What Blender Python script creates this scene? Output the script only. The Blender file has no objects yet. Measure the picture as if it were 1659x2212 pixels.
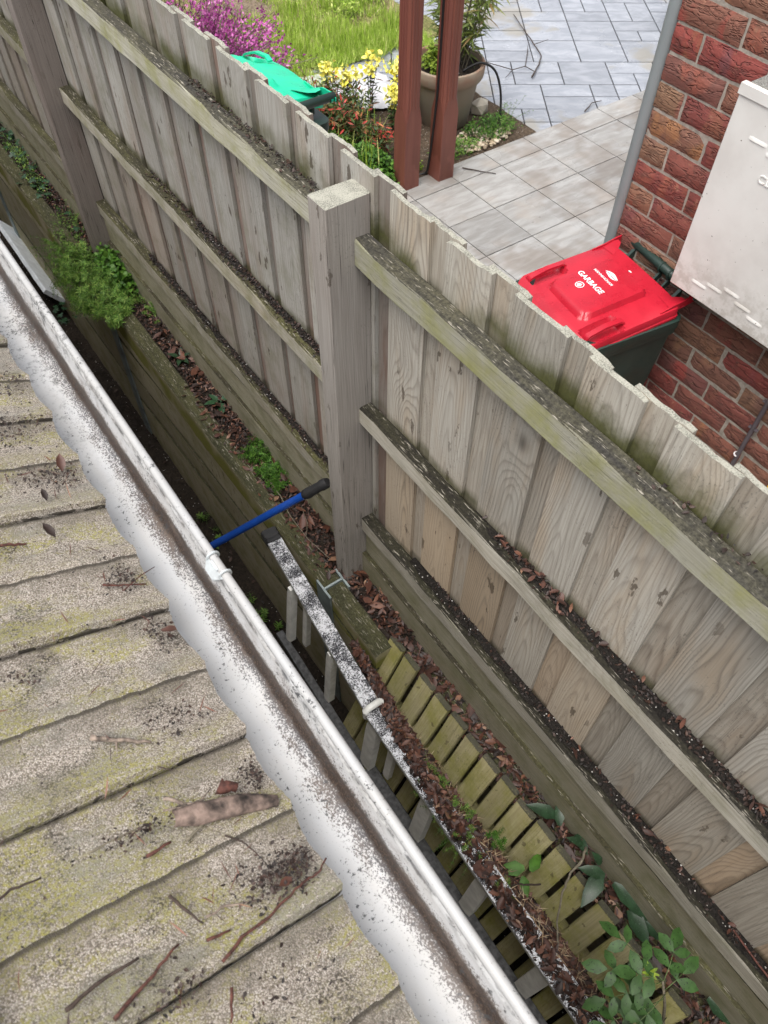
import bpy, math, random
import numpy as np
from mathutils import Vector, Matrix, noise as mnoise
R = math.radians
rng = random.Random(7)
nrg = np.random.default_rng(11)
SC = bpy.context.scene
COL = SC.collection

# ------------------------------------------------------------------ camera
cam_data = bpy.data.cameras.new('camera')
cam = bpy.data.objects.new('camera', cam_data)
COL.objects.link(cam)
SC.camera = cam
cam_data.sensor_fit = 'VERTICAL'
cam_data.sensor_height = 36.0
cam_data.lens = 36.0 * 1661.2 / 2212.0
cam_data.clip_start = 0.02
cam_data.clip_end = 400.0
cam_data.dof.use_dof = True
cam_data.dof.focus_distance = 2.1
cam_data.dof.aperture_fstop = 8.0
_yaw, _pit, _rol = R(35.773), R(53.834), R(-0.712)
_f = Vector((math.cos(_pit) * math.sin(_yaw), math.cos(_pit) * math.cos(_yaw), -math.sin(_pit)))
_r = Vector((math.cos(_yaw), -math.sin(_yaw), 0))
_d = _f.cross(_r)
_r2 = _r * math.cos(_rol) + _d * math.sin(_rol)
_d2 = -_r * math.sin(_rol) + _d * math.cos(_rol)
cam.matrix_world = Matrix(((_r2.x, -_d2.x, -_f.x, 0), (_r2.y, -_d2.y, -_f.y, 0), (_r2.z, -_d2.z, -_f.z, 0), (0, 0, 0, 1)))

# ------------------------------------------------------------------ light: pale overcast daylight
SUN_EL, SUN_AZ = R(70), R(250)
world = bpy.data.worlds.new('World')
SC.world = world
world.use_nodes = True
wn = world.node_tree
wbg = wn.nodes['Background']
sky = wn.nodes.new('ShaderNodeTexSky')
sky.sky_type = 'NISHITA'
sky.sun_disc = False
sky.sun_elevation = SUN_EL
sky.sun_rotation = SUN_AZ
sky.air_density = 1.0
sky.dust_density = 6.0
sky.ozone_density = 1.0
hsv = wn.nodes.new('ShaderNodeHueSaturation')
hsv.inputs['Saturation'].default_value = 0.35
wn.links.new(sky.outputs[0], hsv.inputs['Color'])
wn.links.new(hsv.outputs[0], wbg.inputs['Color'])
wbg.inputs['Strength'].default_value = 0.15
sun_data = bpy.data.lights.new('sun', 'SUN')
sun_data.energy = 1.4
sun_data.angle = R(50)
sun_data.color = (1.0, 0.97, 0.92)
sun = bpy.data.objects.new('sun', sun_data)
COL.objects.link(sun)
sun.rotation_euler = (R(90) - SUN_EL, 0, R(180) - SUN_AZ)
SC.view_settings.view_transform = 'Standard'
SC.view_settings.look = 'None'
SC.view_settings.exposure = 0.75
SC.view_settings.gamma = 1.0
SC.view_settings.use_curve_mapping = False
SC.render.engine = 'CYCLES'
SC.cycles.max_bounces = 8
SC.cycles.diffuse_bounces = 4

# ------------------------------------------------------------------ object helpers
WM = {}

def link(o, M, parent):
    COL.objects.link(o)
    WM[o.name] = M.copy()
    if parent is not None:
        o.parent = parent
        o.matrix_basis = WM[parent.name].inverted() @ M
    else:
        o.matrix_basis = M
    return o

def add(name, mesh, m=None, M=None, parent=None):
    o = bpy.data.objects.new(name, mesh)
    if m is not None and hasattr(mesh, 'materials') and len(mesh.materials) == 0:
        mesh.materials.append(m)
    return link(o, M if M is not None else Matrix(), parent)

def tag(o, label, cat, group=None, kind=None):
    o['label'] = label
    o['category'] = cat
    if group:
        o['group'] = group
    if kind:
        o['kind'] = kind
    return o

def struct(o, kind='structure'):
    o['kind'] = kind
    return o

def thing(name, label, cat, loc=(0, 0, 0), rz=0.0, group=None):
    o = bpy.data.objects.new(name, None)
    o.empty_display_size = 0.05
    link(o, Matrix.Translation(Vector(loc)) @ Matrix.Rotation(rz, 4, 'Z'), None)
    return tag(o, label, cat, group)

def frame(p, zd, xd):
    z = Vector(zd).normalized()
    x = Vector(xd)
    x = (x - z * x.dot(z)).normalized()
    y = z.cross(x)
    return Matrix(((x.x, y.x, z.x, p[0]), (x.y, y.y, z.y, p[1]), (x.z, y.z, z.z, p[2]), (0, 0, 0, 1)))

T = lambda *v: Matrix.Translation(Vector(v))

class MB:
    def __init__(s):
        s.v = []; s.f = []
    def quadgrid(s, pts):
        n, m = len(pts), len(pts[0]); b = len(s.v)
        for r in pts: s.v += [tuple(p) for p in r]
        for i in range(n - 1):
            for j in range(m - 1):
                s.f.append((b + i * m + j, b + i * m + j + 1, b + (i + 1) * m + j + 1, b + (i + 1) * m + j))
        return b
    def box(s, lo, hi, M=None):
        b = len(s.v)
        for x in (lo[0], hi[0]):
            for y in (lo[1], hi[1]):
                for z in (lo[2], hi[2]):
                    p = Vector((x, y, z))
                    s.v.append(tuple(M @ p) if M is not None else tuple(p))
        for q in ((0, 1, 3, 2), (4, 6, 7, 5), (0, 4, 5, 1), (2, 3, 7, 6), (0, 2, 6, 4), (1, 5, 7, 3)):
            s.f.append(tuple(b + i for i in q))
    def loft(s, rings, cap=True, closed=True):
        n = len(rings[0]); b = len(s.v)
        for r in rings: s.v += [tuple(p) for p in r]
        for i in range(len(rings) - 1):
            for j in range(n if closed else n - 1):
                k = (j + 1) % n
                s.f.append((b + i * n + j, b + i * n + k, b + (i + 1) * n + k, b + (i + 1) * n + j))
        if cap and closed:
            s.f.append(tuple(b + j for j in reversed(range(n))))
            s.f.append(tuple(b + (len(rings) - 1) * n + j for j in range(n)))
    def tube(s, pts, rad, n=8, cap=True):
        pts = [Vector(p) for p in pts]
        if not hasattr(rad, '__len__'): rad = [rad] * len(pts)
        rings = []; up = None
        for i, p in enumerate(pts):
            t = (pts[min(i + 1, len(pts) - 1)] - pts[max(i - 1, 0)]).normalized()
            if up is None:
                up = Vector((0, 0, 1)) if abs(t.z) < .9 else Vector((1, 0, 0))
            a = t.cross(up).normalized(); c = a.cross(t).normalized(); up = c
            rings.append([p + (a * math.cos(2 * math.pi * k / n) + c * math.sin(2 * math.pi * k / n)) * rad[i] for k in range(n)])
        s.loft(rings, cap)
    def lathe(s, prof, n=32, c=(0, 0, 0)):
        s.loft([[(c[0] + r * math.cos(2 * math.pi * k / n), c[1] + r * math.sin(2 * math.pi * k / n), c[2] + z) for k in range(n)] for r, z in prof], cap=False)
    def mesh(s, name, smooth=False):
        me = bpy.data.meshes.new(name)
        me.from_pydata(s.v, [], s.f)
        if smooth: me.polygons.foreach_set('use_smooth', [True] * len(me.polygons))
        me.update()
        return me

def smooth_by_angle(me, ang=40):
    me.polygons.foreach_set('use_smooth', [True] * len(me.polygons))
    try:
        me.set_sharp_from_angle(angle=R(ang))
    except Exception:
        pass
    return me

def fixn(me):
    import bmesh
    bm = bmesh.new(); bm.from_mesh(me)
    bmesh.ops.recalc_face_normals(bm, faces=bm.faces)
    bm.to_mesh(me); bm.free()
    return me

def beam(name, L, w, t, cham=.003, seg=8, jit=.0008, seed=0, taper=None, rough_end=0.0):
    """A sawn length of timber: local z = grain, x = thickness, y = width."""
    r = random.Random(seed); mb = MB(); rings = []
    def lob(i): return (mnoise.noise(Vector((i * .7, seed * 1.7, 0))), mnoise.noise(Vector((i * .7, seed * 2.3, 9))))
    for i in range(seg + 1):
        z = L * i / seg
        hx, hy = t / 2, w / 2
        c = cham * (1 + .5 * r.uniform(-1, 1))
        pr = [(-hx, -hy + c), (-hx + c, -hy), (hx - c, -hy), (hx, -hy + c), (hx, hy - c), (hx - c, hy), (-hx + c, hy), (-hx, hy - c)]
        bx, by = lob(i)
        e = rough_end if i in (0, seg) else 0
        rings.append([(x + r.uniform(-jit, jit) + bx * jit * 2, y + r.uniform(-jit, jit) + by * jit * 2, z + r.uniform(-e, e)) for x, y in pr])
    mb.loft(rings)
    return mb.mesh(name)

def leaf_mesh(name, P, D, N, Ln, Wd, fold=.25, curl=.3, prof=(.12, .9, .8, .04), ts=(0, .33, .68, 1.0)):
    """Many leaves in one mesh (numpy). P base, D direction, N facing, Ln length, Wd width."""
    n = len(P); P = np.asarray(P, float); D = np.asarray(D, float); N = np.asarray(N, float)
    D /= np.linalg.norm(D, axis=1, keepdims=True) + 1e-9
    S = np.cross(D, N); S /= np.linalg.norm(S, axis=1, keepdims=True) + 1e-9
    N = np.cross(S, D)
    Ln = np.broadcast_to(Ln, (n,)); Wd = np.broadcast_to(Wd, (n,))
    fold = np.broadcast_to(fold, (n,)); curl = np.broadcast_to(curl, (n,))
    k = len(ts); V = np.zeros((n, k, 3, 3))
    for i, t in enumerate(ts):
        hgt = curl * Ln * (t * t)
        base = P + D * (Ln * t)[:, None] - N * hgt[:, None]
        hw = Wd * .5 * prof[i]
        V[:, i, 1] = base
        V[:, i, 0] = base - S * hw[:, None] + N * (hw * fold)[:, None]
        V[:, i, 2] = base + S * hw[:, None] + N * (hw * fold)[:, None]
    q = []
    for i in range(k - 1):
        for j in range(2):
            q.append((i * 3 + j, i * 3 + j + 1, (i + 1) * 3 + j + 1, (i + 1) * 3 + j))
    q = np.array(q)
    F = (q[None] + (np.arange(n) * k * 3)[:, None, None]).reshape(-1, 4)
    return np_mesh(name, V.reshape(-1, 3), F)

def np_mesh(name, V, F, smooth=False):
    me = bpy.data.meshes.new(name)
    V = np.asarray(V, np.float32); F = np.asarray(F, np.int32)
    me.vertices.add(len(V)); me.vertices.foreach_set('co', V.ravel())
    me.loops.add(F.size); me.loops.foreach_set('vertex_index', F.ravel())
    me.polygons.add(len(F))
    me.polygons.foreach_set('loop_start', np.arange(0, F.size, F.shape[1], dtype=np.int32))
    if smooth: me.polygons.foreach_set('use_smooth', np.ones(len(F), bool))
    me.update(calc_edges=True); me.validate()
    return me

def rnd_dirs(n, up=0.0, g=nrg):
    d = g.normal(size=(n, 3)); d /= np.linalg.norm(d, axis=1, keepdims=True)
    d[:, 2] += up
    return d / np.linalg.norm(d, axis=1, keepdims=True)
# ------------------------------------------------------------------ material helpers
class S:
    def __init__(s, name):
        s.mat = bpy.data.materials.new(name); s.mat.use_nodes = True
        s.nt = s.mat.node_tree; s.nt.nodes.clear()
        s.o = s.nt.nodes.new('ShaderNodeOutputMaterial')
        s.b = s.nt.nodes.new('ShaderNodeBsdfPrincipled')
        s.nt.links.new(s.b.outputs[0], s.o.inputs[0])
        tc = s.nt.nodes.new('ShaderNodeTexCoord'); s.obj = tc.outputs['Object']
        g = s.nt.nodes.new('ShaderNodeNewGeometry'); s.pos = g.outputs['Position']; s.isl = g.outputs['Random Per Island']
        s.nrm = g.outputs['True Normal']; s.back = g.outputs['Backfacing']
        oi = s.nt.nodes.new('ShaderNodeObjectInfo'); s.rnd = oi.outputs['Random']
    def put(s, sock, v):
        if hasattr(v, 'is_output'): s.nt.links.new(v, sock)
        elif isinstance(v, (tuple, list)):
            sock.default_value = tuple(v) + ((1.0,) if len(v) == 3 and len(sock.default_value) == 4 else ())
        else: sock.default_value = v
    def m(s, op, a, b=0.0, c=0.0, clamp=False):
        n = s.nt.nodes.new('ShaderNodeMath'); n.operation = op; n.use_clamp = clamp
        s.put(n.inputs[0], a); s.put(n.inputs[1], b); s.put(n.inputs[2], c)
        return n.outputs[0]
    def vm(s, op, a, b=(0, 0, 0)):
        n = s.nt.nodes.new('ShaderNodeVectorMath'); n.operation = op
        s.put(n.inputs[0], a); s.put(n.inputs[1], b)
        return n.outputs['Value'] if op in ('LENGTH', 'DOT_PRODUCT', 'DISTANCE') else n.outputs[0]
    def sep(s, v):
        n = s.nt.nodes.new('ShaderNodeSeparateXYZ'); s.put(n.inputs[0], v); return n.outputs
    def comb(s, x, y, z):
        n = s.nt.nodes.new('ShaderNodeCombineXYZ')
        s.put(n.inputs[0], x); s.put(n.inputs[1], y); s.put(n.inputs[2], z); return n.outputs[0]
    def noise(s, v, scale, det=3.0, rough=.55, dist=0.0, col=False):
        n = s.nt.nodes.new('ShaderNodeTexNoise')
        s.put(n.inputs['Vector'], v); s.put(n.inputs['Scale'], scale); s.put(n.inputs['Detail'], det)
        s.put(n.inputs['Roughness'], rough); s.put(n.inputs['Distortion'], dist)
        return n.outputs['Color'] if col else n.outputs['Fac']
    def vor(s, v, scale, feat='F1', out='Distance', rand=1.0):
        n = s.nt.nodes.new('ShaderNodeTexVoronoi'); n.feature = feat
        s.put(n.inputs['Vector'], v); s.put(n.inputs['Scale'], scale); s.put(n.inputs['Randomness'], rand)
        return n.outputs[out]
    def mr(s, v, a, b, c=0.0, d=1.0, smooth=True):
        n = s.nt.nodes.new('ShaderNodeMapRange'); n.interpolation_type = 'SMOOTHSTEP' if smooth else 'LINEAR'
        for i, x in enumerate((v, a, b, c, d)): s.put(n.inputs[i], x)
        return n.outputs[0]
    def ramp(s, f, stops, interp='LINEAR'):
        n = s.nt.nodes.new('ShaderNodeValToRGB'); s.put(n.inputs[0], f); cr = n.color_ramp; cr.interpolation = interp
        while len(cr.elements) < len(stops): cr.elements.new(.5)
        for e, (p, c) in zip(cr.elements, stops):
            e.position = p; e.color = tuple(c) + (1.0,) if len(c) == 3 else c
        return n.outputs[0]
    def mix(s, f, a, b, mode='MIX'):
        n = s.nt.nodes.new('ShaderNodeMix'); n.data_type = 'RGBA'; n.blend_type = mode
        s.put(n.inputs[0], f); s.put(n.inputs[6], a); s.put(n.inputs[7], b)
        return n.outputs[2]
    def mul(s, col, f):
        return s.mix(1.0, col, s.comb(f, f, f), 'MULTIPLY')
    def done(s, col, rough=.8, h=None, bump=.4, dist=.002, spec=.5, **kw):
        s.put(s.b.inputs['Base Color'], col); s.put(s.b.inputs['Roughness'], rough)
        s.put(s.b.inputs['Specular IOR Level'], spec)
        if h is not None:
            n = s.nt.nodes.new('ShaderNodeBump'); s.put(n.inputs['Strength'], bump); s.put(n.inputs['Distance'], dist)
            s.put(n.inputs['Height'], h); s.nt.links.new(n.outputs[0], s.b.inputs['Normal'])
        for k, v in kw.items(): s.put(s.b.inputs[k.replace('_', ' ')], v)
        return s.mat

def plain(name, col, rough=.6, var=.15, scale=25, bump=.15, **kw):
    s = S(name)
    n = s.noise(s.obj, scale, 4)
    f = s.mr(n, .25, .75, 1 - var, 1 + var)
    return s.done(s.mul(col, f), rough, s.noise(s.obj, scale * 4, 3), bump, .002, **kw)

def wood(name, light, dark, warm=(.30, .20, .12), ring=.5, warm_amt=.35, sp=.0058, green=0.0, gcol=(.12, .13, .035),
         top=None, bands=(), drops=0.0, mould=.5, white_top=False, endc=None, rough=.85, low_warm=0.0, crack=.3, taper=.045, dropz=9.0, knot=1.0, top2=(.075, .072, .032)):
    s = S(name)
    off = s.comb(s.m('MULTIPLY', s.rnd, 31.7), s.m('MULTIPLY', s.rnd, 57.3), s.m('MULTIPLY', s.rnd, 91.1))
    x, y, z = s.sep(s.obj)
    p = s.vm('ADD', s.obj, off)
    lo = s.noise(s.vm('MULTIPLY', p, (6, 6, 1.2)), 1.0, 2)
    # growth rings of a flat-sawn board, bent round a few knots
    kv = s.vm('MULTIPLY', p, (.6, 4.2, 1.55))
    kd = s.vor(kv, 1.0)
    kn = s.m('MULTIPLY', s.m('POWER', s.mr(kd, .02, .42, 1.0, 0.0), 1.6), knot)
    u0 = s.m('MULTIPLY', s.m('SUBTRACT', s.m('FRACT', s.m('MULTIPLY', s.rnd, 17.31)), .5), .07)
    u = s.m('SUBTRACT', y, u0)
    w = s.m('ADD', s.m('ADD', s.m('MULTIPLY', z, taper), s.m('MULTIPLY', lo, .07)), x)
    r = s.m('SQRT', s.m('ADD', s.m('MULTIPLY', u, u), s.m('MULTIPLY', w, w)))
    r = s.m('ADD', r, s.m('MULTIPLY', kn, .034))
    r = s.m('ADD', r, s.m('MULTIPLY', s.noise(s.vm('MULTIPLY', p, (14, 14, 2.2)), 1.0, 3), .012))
    ph = s.m('FRACT', s.m('DIVIDE', r, sp))
    rg = s.ramp(ph, [(0, (.25, .25, .25)), (.12, (.05, .05, .05)), (.55, (.25, .25, .25)), (.86, (1, 1, 1)), (1, (.25, .25, .25))])
    fib = s.noise(s.vm('MULTIPLY', p, (160, 160, 3.5)), 1.0, 3, .65)
    fib2 = s.noise(s.vm('MULTIPLY', p, (420, 420, 16)), 1.0, 2, .6)
    patch = s.noise(s.vm('MULTIPLY', p, (9, 9, 2.0)), 1.0, 4, .6)
    mid = tuple(.62 * a + .38 * b for a, b in zip(light, dark))
    c = s.mix(s.mr(fib, .3, .7), light, mid)
    c = s.mix(s.m('MULTIPLY', s.mr(patch, .45, .75), warm_amt), c, warm)
    if low_warm:
        lwc = tuple(a * 1.12 for a in warm)
        lw = s.mr(s.m('ADD', s.sep(s.pos)[2], s.m('MULTIPLY', patch, .25)), -1.45, -1.8)
        c = s.mix(s.m('MULTIPLY', lw, s.m('MULTIPLY', low_warm, s.mr(s.m('FRACT', s.m('MULTIPLY', s.rnd, 7.77)), 0, 1, .0, .9))), c, lwc)
    rv = s.mr(s.m('FRACT', s.m('MULTIPLY', s.rnd, 3.71)), 0, 1, .62, 1.1)
    c = s.mix(s.m('MULTIPLY', s.m('MULTIPLY', s.m('MULTIPLY', rg, ring), rv), s.mr(patch, .2, .8, .35, 1.0)), c, dark)
    c = s.mix(s.m('MULTIPLY', s.mr(kd, .0, .075, 1, 0), .75 * knot), c, tuple(.55 * a for a in dark))
    c = s.mul(c, s.mr(s.rnd, 0, 1, .84, 1.12))
    if crack:
        ck = s.noise(s.vm('MULTIPLY', p, (70, 70, .9)), 1.0, 2, .5)
        ckm = s.m('MULTIPLY', s.mr(s.m('ABSOLUTE', s.m('SUBTRACT', ck, .5)), 0, .012, 1, 0), s.mr(lo, .36, .50))
        c = s.mix(s.m('MULTIPLY', ckm, crack), c, (.035, .03, .025))
    if mould:
        sp_ = s.noise(s.vm('MULTIPLY', p, (1, 1, .6)), 190, 2, .6)
        big = s.noise(p, 7, 3)
        c = s.mix(s.m('MULTIPLY', s.m('MULTIPLY', s.mr(sp_, .58, .70), s.mr(big, .35, .75)), mould), c, (.045, .045, .04))
    if green:
        gn = s.noise(s.vm('MULTIPLY', s.pos, (1, 1, 1)), 9, 5, .65)
        gm = s.m('MULTIPLY', s.mr(gn, .5 - .22 * green, .72), min(1, green))
        c = s.mix(gm, c, s.mix(s.noise(s.pos, 60, 3), gcol, tuple(.5 * a for a in gcol)))
    if drops:
        dv = s.vm('MULTIPLY', s.pos, (34, 34, dropz))
        dw = s.vm('ADD', dv, s.vm('MULTIPLY', s.noise(s.vm('MULTIPLY', s.pos, (75, 75, 30)), 1.0, 3, .6, 0, True), (1.0, 1.0, .9)))
        dd = s.vor(dw, 1.0); dc = s.sep(s.vor(dw, 1.0, 'F1', 'Color'))[0]
        dt = s.mr(dc, .45, 1.0, .0, .32)
        dm = s.m('MULTIPLY', s.m('MULTIPLY', s.mr(dd, dt, s.m('MULTIPLY', dt, .7)), s.m('GREATER_THAN', dc, .46)), s.mr(s.noise(s.pos, 2.3, 2), .38, .54))
        c = s.mix(s.m('MULTIPLY', dm, drops * .85), c, (.058, .040, .026))
    for z0, hh, amt, bc in bands:
        pz = s.m('ADD', s.sep(s.pos)[2], s.m('MULTIPLY', s.m('SUBTRACT', s.noise(s.pos, 16, 4, .65), .5), hh * 1.1))
        bm_ = s.m('MULTIPLY', s.mr(pz, z0, z0 + hh, 1, 0), s.m('GREATER_THAN', pz, z0 - .09))
        bm_ = s.m('MULTIPLY', bm_, s.mr(s.noise(s.pos, 5, 2), .25, .55))
        c = s.mix(s.m('MULTIPLY', bm_, amt), c, s.mix(s.noise(s.pos, 110, 3), bc, tuple(.35 * a for a in bc)))
    if endc is not None:
        c = s.mix(s.m('MULTIPLY', s.mr(s.m('ADD', z, s.m('MULTIPLY', s.noise(s.pos, 180, 3), .012)), .006, .013, 1, 0), .9), c, endc)
    nz = s.sep(s.nrm)[2]
    if top is not None:
        tm = s.mr(nz, .35, .75)
        tn = s.noise(s.pos, 140, 3, .7); tn2 = s.noise(s.vm('MULTIPLY', p, (22, 22, 3)), 1.0, 4, .7)
        fl = s.noise(s.vm('MULTIPLY', p, (260, 260, 30)), 1.0, 2, .6)
        tc_ = s.mix(s.mr(tn2, .35, .75), top, top2)
        tc_ = s.mul(tc_, s.mr(tn, .25, .75, .45, 1.5))
        tc_ = s.mix(s.mr(fl, .60, .70), tc_, (.26, .24, .20))
        c = s.mix(tm, c, tc_)
    if white_top:
        tm = s.mr(nz, .4, .8)
        wn_ = s.noise(s.pos, 330, 3, .7); wb_ = s.noise(s.pos, 28, 3)
        c = s.mix(tm, c, s.mix(s.mr(s.m('ADD', wn_, s.m('MULTIPLY', wb_, .5)), .55, .85), (.13, .13, .11), (.33, .325, .275)))
    hgt = s.m('ADD', s.m('MULTIPLY', fib, .6), s.m('ADD', s.m('MULTIPLY', s.m('MULTIPLY', rg, -.45), ring), s.m('MULTIPLY', fib2, .5)))
    return s.done(c, rough, hgt, .5, .0022, spec=.25)

M = {}
GR = (.43, .41, .35); GD = (.15, .12, .09); GW = (.40, .285, .175)
BANDS = ((-1.105, .085, .95, (.085, .09, .022)), (-1.685, .045, .85, (.09, .088, .032)), (-2.245, .03, .6, (.07, .065, .03)))
M['paling'] = wood('weathered_paling', (.435, .412, .362), (.14, .118, .095), (.385, .295, .20), ring=.74, warm_amt=.6, bands=BANDS, drops=.85, mould=.55, white_top=True, low_warm=.85)
M['paling_old'] = wood('grey_paling', (.425, .415, .38), (.15, .125, .105), (.29, .20, .15), ring=.45, warm_amt=.45, green=.35, gcol=(.16, .16, .06),
                       bands=BANDS, drops=.9, mould=.45, white_top=True, low_warm=.5, dropz=11.0)
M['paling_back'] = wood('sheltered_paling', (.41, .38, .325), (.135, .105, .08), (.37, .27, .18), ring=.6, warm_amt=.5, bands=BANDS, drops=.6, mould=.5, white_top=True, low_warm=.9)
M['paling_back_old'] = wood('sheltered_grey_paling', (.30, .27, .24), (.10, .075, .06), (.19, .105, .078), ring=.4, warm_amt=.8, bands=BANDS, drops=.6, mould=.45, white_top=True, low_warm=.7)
M['rail_top'] = wood('lichen_rail', (.44, .43, .36), (.20, .18, .13), (.36, .34, .20), ring=.3, green=.62, gcol=(.30, .305, .06), top=(.036, .034, .030), top2=(.075, .070, .045), crack=.5)
M['rail'] = wood('rail_timber', (.44, .42, .36), (.18, .15, .11), (.38, .32, .22), ring=.4, green=.3, gcol=(.17, .17, .06), top=(.016, .014, .011), top2=(.034, .032, .018), crack=.35)
M['rail_left'] = wood('mossy_rail_timber', (.42, .40, .34), (.18, .15, .11), (.34, .28, .19), ring=.4, green=.55, gcol=(.20, .20, .06), top=(.030, .027, .016), top2=(.075, .072, .030), crack=.35)
M['post'] = wood('post_timber', (.37, .345, .315), (.18, .155, .135), (.27, .23, .205), ring=.3, warm_amt=.55, drops=.75, mould=.4, white_top=True, crack=.95, sp=.009, knot=.25, taper=.02)
M['post_shade'] = wood('shaded_post_timber', (.235, .205, .185), (.125, .105, .092), (.17, .13, .115), ring=.3, warm_amt=.6, drops=.3, mould=.4, white_top=True, crack=.8, sp=.009, knot=.5, taper=.02)  # far posts: their shade is painted in as a darker timber colour
M['plinth'] = wood('plinth_timber', (.38, .36, .27), (.15, .135, .085), (.32, .27, .17), ring=.4, green=.5, gcol=(.15, .155, .045), top=(.03, .026, .016), mould=.6)
M['sleeper'] = wood('mossy_sleeper', (.47, .43, .31), (.20, .17, .11), (.37, .30, .20), ring=.45, green=.5, gcol=(.215, .22, .040), bands=((-2.67, .06, .9, (.25, .25, .035)),), top=(.040, .040, .020), drops=.8, mould=.4)
M['slat'] = wood('mossy_slat', (.42, .38, .22), (.19, .155, .07), (.36, .30, .14), ring=.35, green=.8, gcol=(.29, .285, .05), drops=.7, mould=.85, sp=.008, endc=(.045, .045, .04), dropz=22.0)

def mat_tile():
    s = S('concrete_roof_tile')
    p = s.vm('ADD', s.pos, (0, 0, 0))
    vc = s.vor(p, 520, 'F1', 'Color'); vd = s.vor(p, 520, 'F1')
    g = s.sep(vc)[0]
    c = s.ramp(g, [(0, (.14, .122, .108)), (.25, (.27, .238, .205)), (.55, (.41, .365, .318)), (.85, (.48, .435, .385)), (1, (.54, .51, .465))])
    c = s.mix(s.mr(vd, .35, .8), c, (.13, .11, .085))
    st = s.vm('MULTIPLY', s.obj, (2.2, 9, 2.2))
    stain = s.noise(st, 1.6, 5, .65)
    c = s.mix(s.m('MULTIPLY', s.mr(stain, .46, .68), .55), c, (.12, .115, .085))
    li = s.noise(s.vm('MULTIPLY', s.pos, (5, 10, 5)), 1.2, 6, .72)
    grit = s.noise(p, 210, 2, .6)
    lm = s.m('MULTIPLY', s.mr(s.m('ADD', li, s.mr(s.sep(s.pos)[0], .03, -.22, 0, .085)), .495, .625), s.mr(grit, .38, .60))
    c = s.mix(s.m('MULTIPLY', lm, .72), c, s.mix(g, (.33, .305, .055), (.20, .20, .095)))
    gb = s.m('MULTIPLY', s.mr(s.noise(s.vm('MULTIPLY', s.pos, (5, 11, 5)), 1.0, 5, .7), .50, .64), s.mr(grit, .30, .55))
    c = s.mix(s.m('MULTIPLY', gb, .6), c, (.20, .195, .17))
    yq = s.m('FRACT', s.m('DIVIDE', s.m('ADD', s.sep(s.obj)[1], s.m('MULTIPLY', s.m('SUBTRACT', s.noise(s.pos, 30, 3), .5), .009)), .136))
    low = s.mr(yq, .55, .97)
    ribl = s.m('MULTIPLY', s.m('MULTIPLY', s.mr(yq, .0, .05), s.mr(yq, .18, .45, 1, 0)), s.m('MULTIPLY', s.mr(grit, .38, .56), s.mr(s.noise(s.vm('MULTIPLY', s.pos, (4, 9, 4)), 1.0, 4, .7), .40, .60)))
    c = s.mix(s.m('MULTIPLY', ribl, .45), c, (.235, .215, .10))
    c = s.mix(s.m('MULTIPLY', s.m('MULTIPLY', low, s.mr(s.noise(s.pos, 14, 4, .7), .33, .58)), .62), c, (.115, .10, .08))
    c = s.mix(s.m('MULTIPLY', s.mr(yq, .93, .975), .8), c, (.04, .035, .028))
    bl = s.noise(s.pos, 62, 5, .75)
    c = s.mix(s.mr(bl, .63, .69), c, (.025, .022, .018))
    bk = s.m('MULTIPLY', s.mr(s.noise(s.pos, 11, 4, .65), .53, .68), s.mr(s.noise(p, 300, 2, .6), .46, .58))
    c = s.mix(s.m('MULTIPLY', bk, .85), c, (.035, .03, .024))
    h = s.m('SUBTRACT', s.m('MULTIPLY', g, .5), vd)
    return s.done(c, .9, h, .55, .0016, spec=.2)
M['tile'] = mat_tile()

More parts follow.
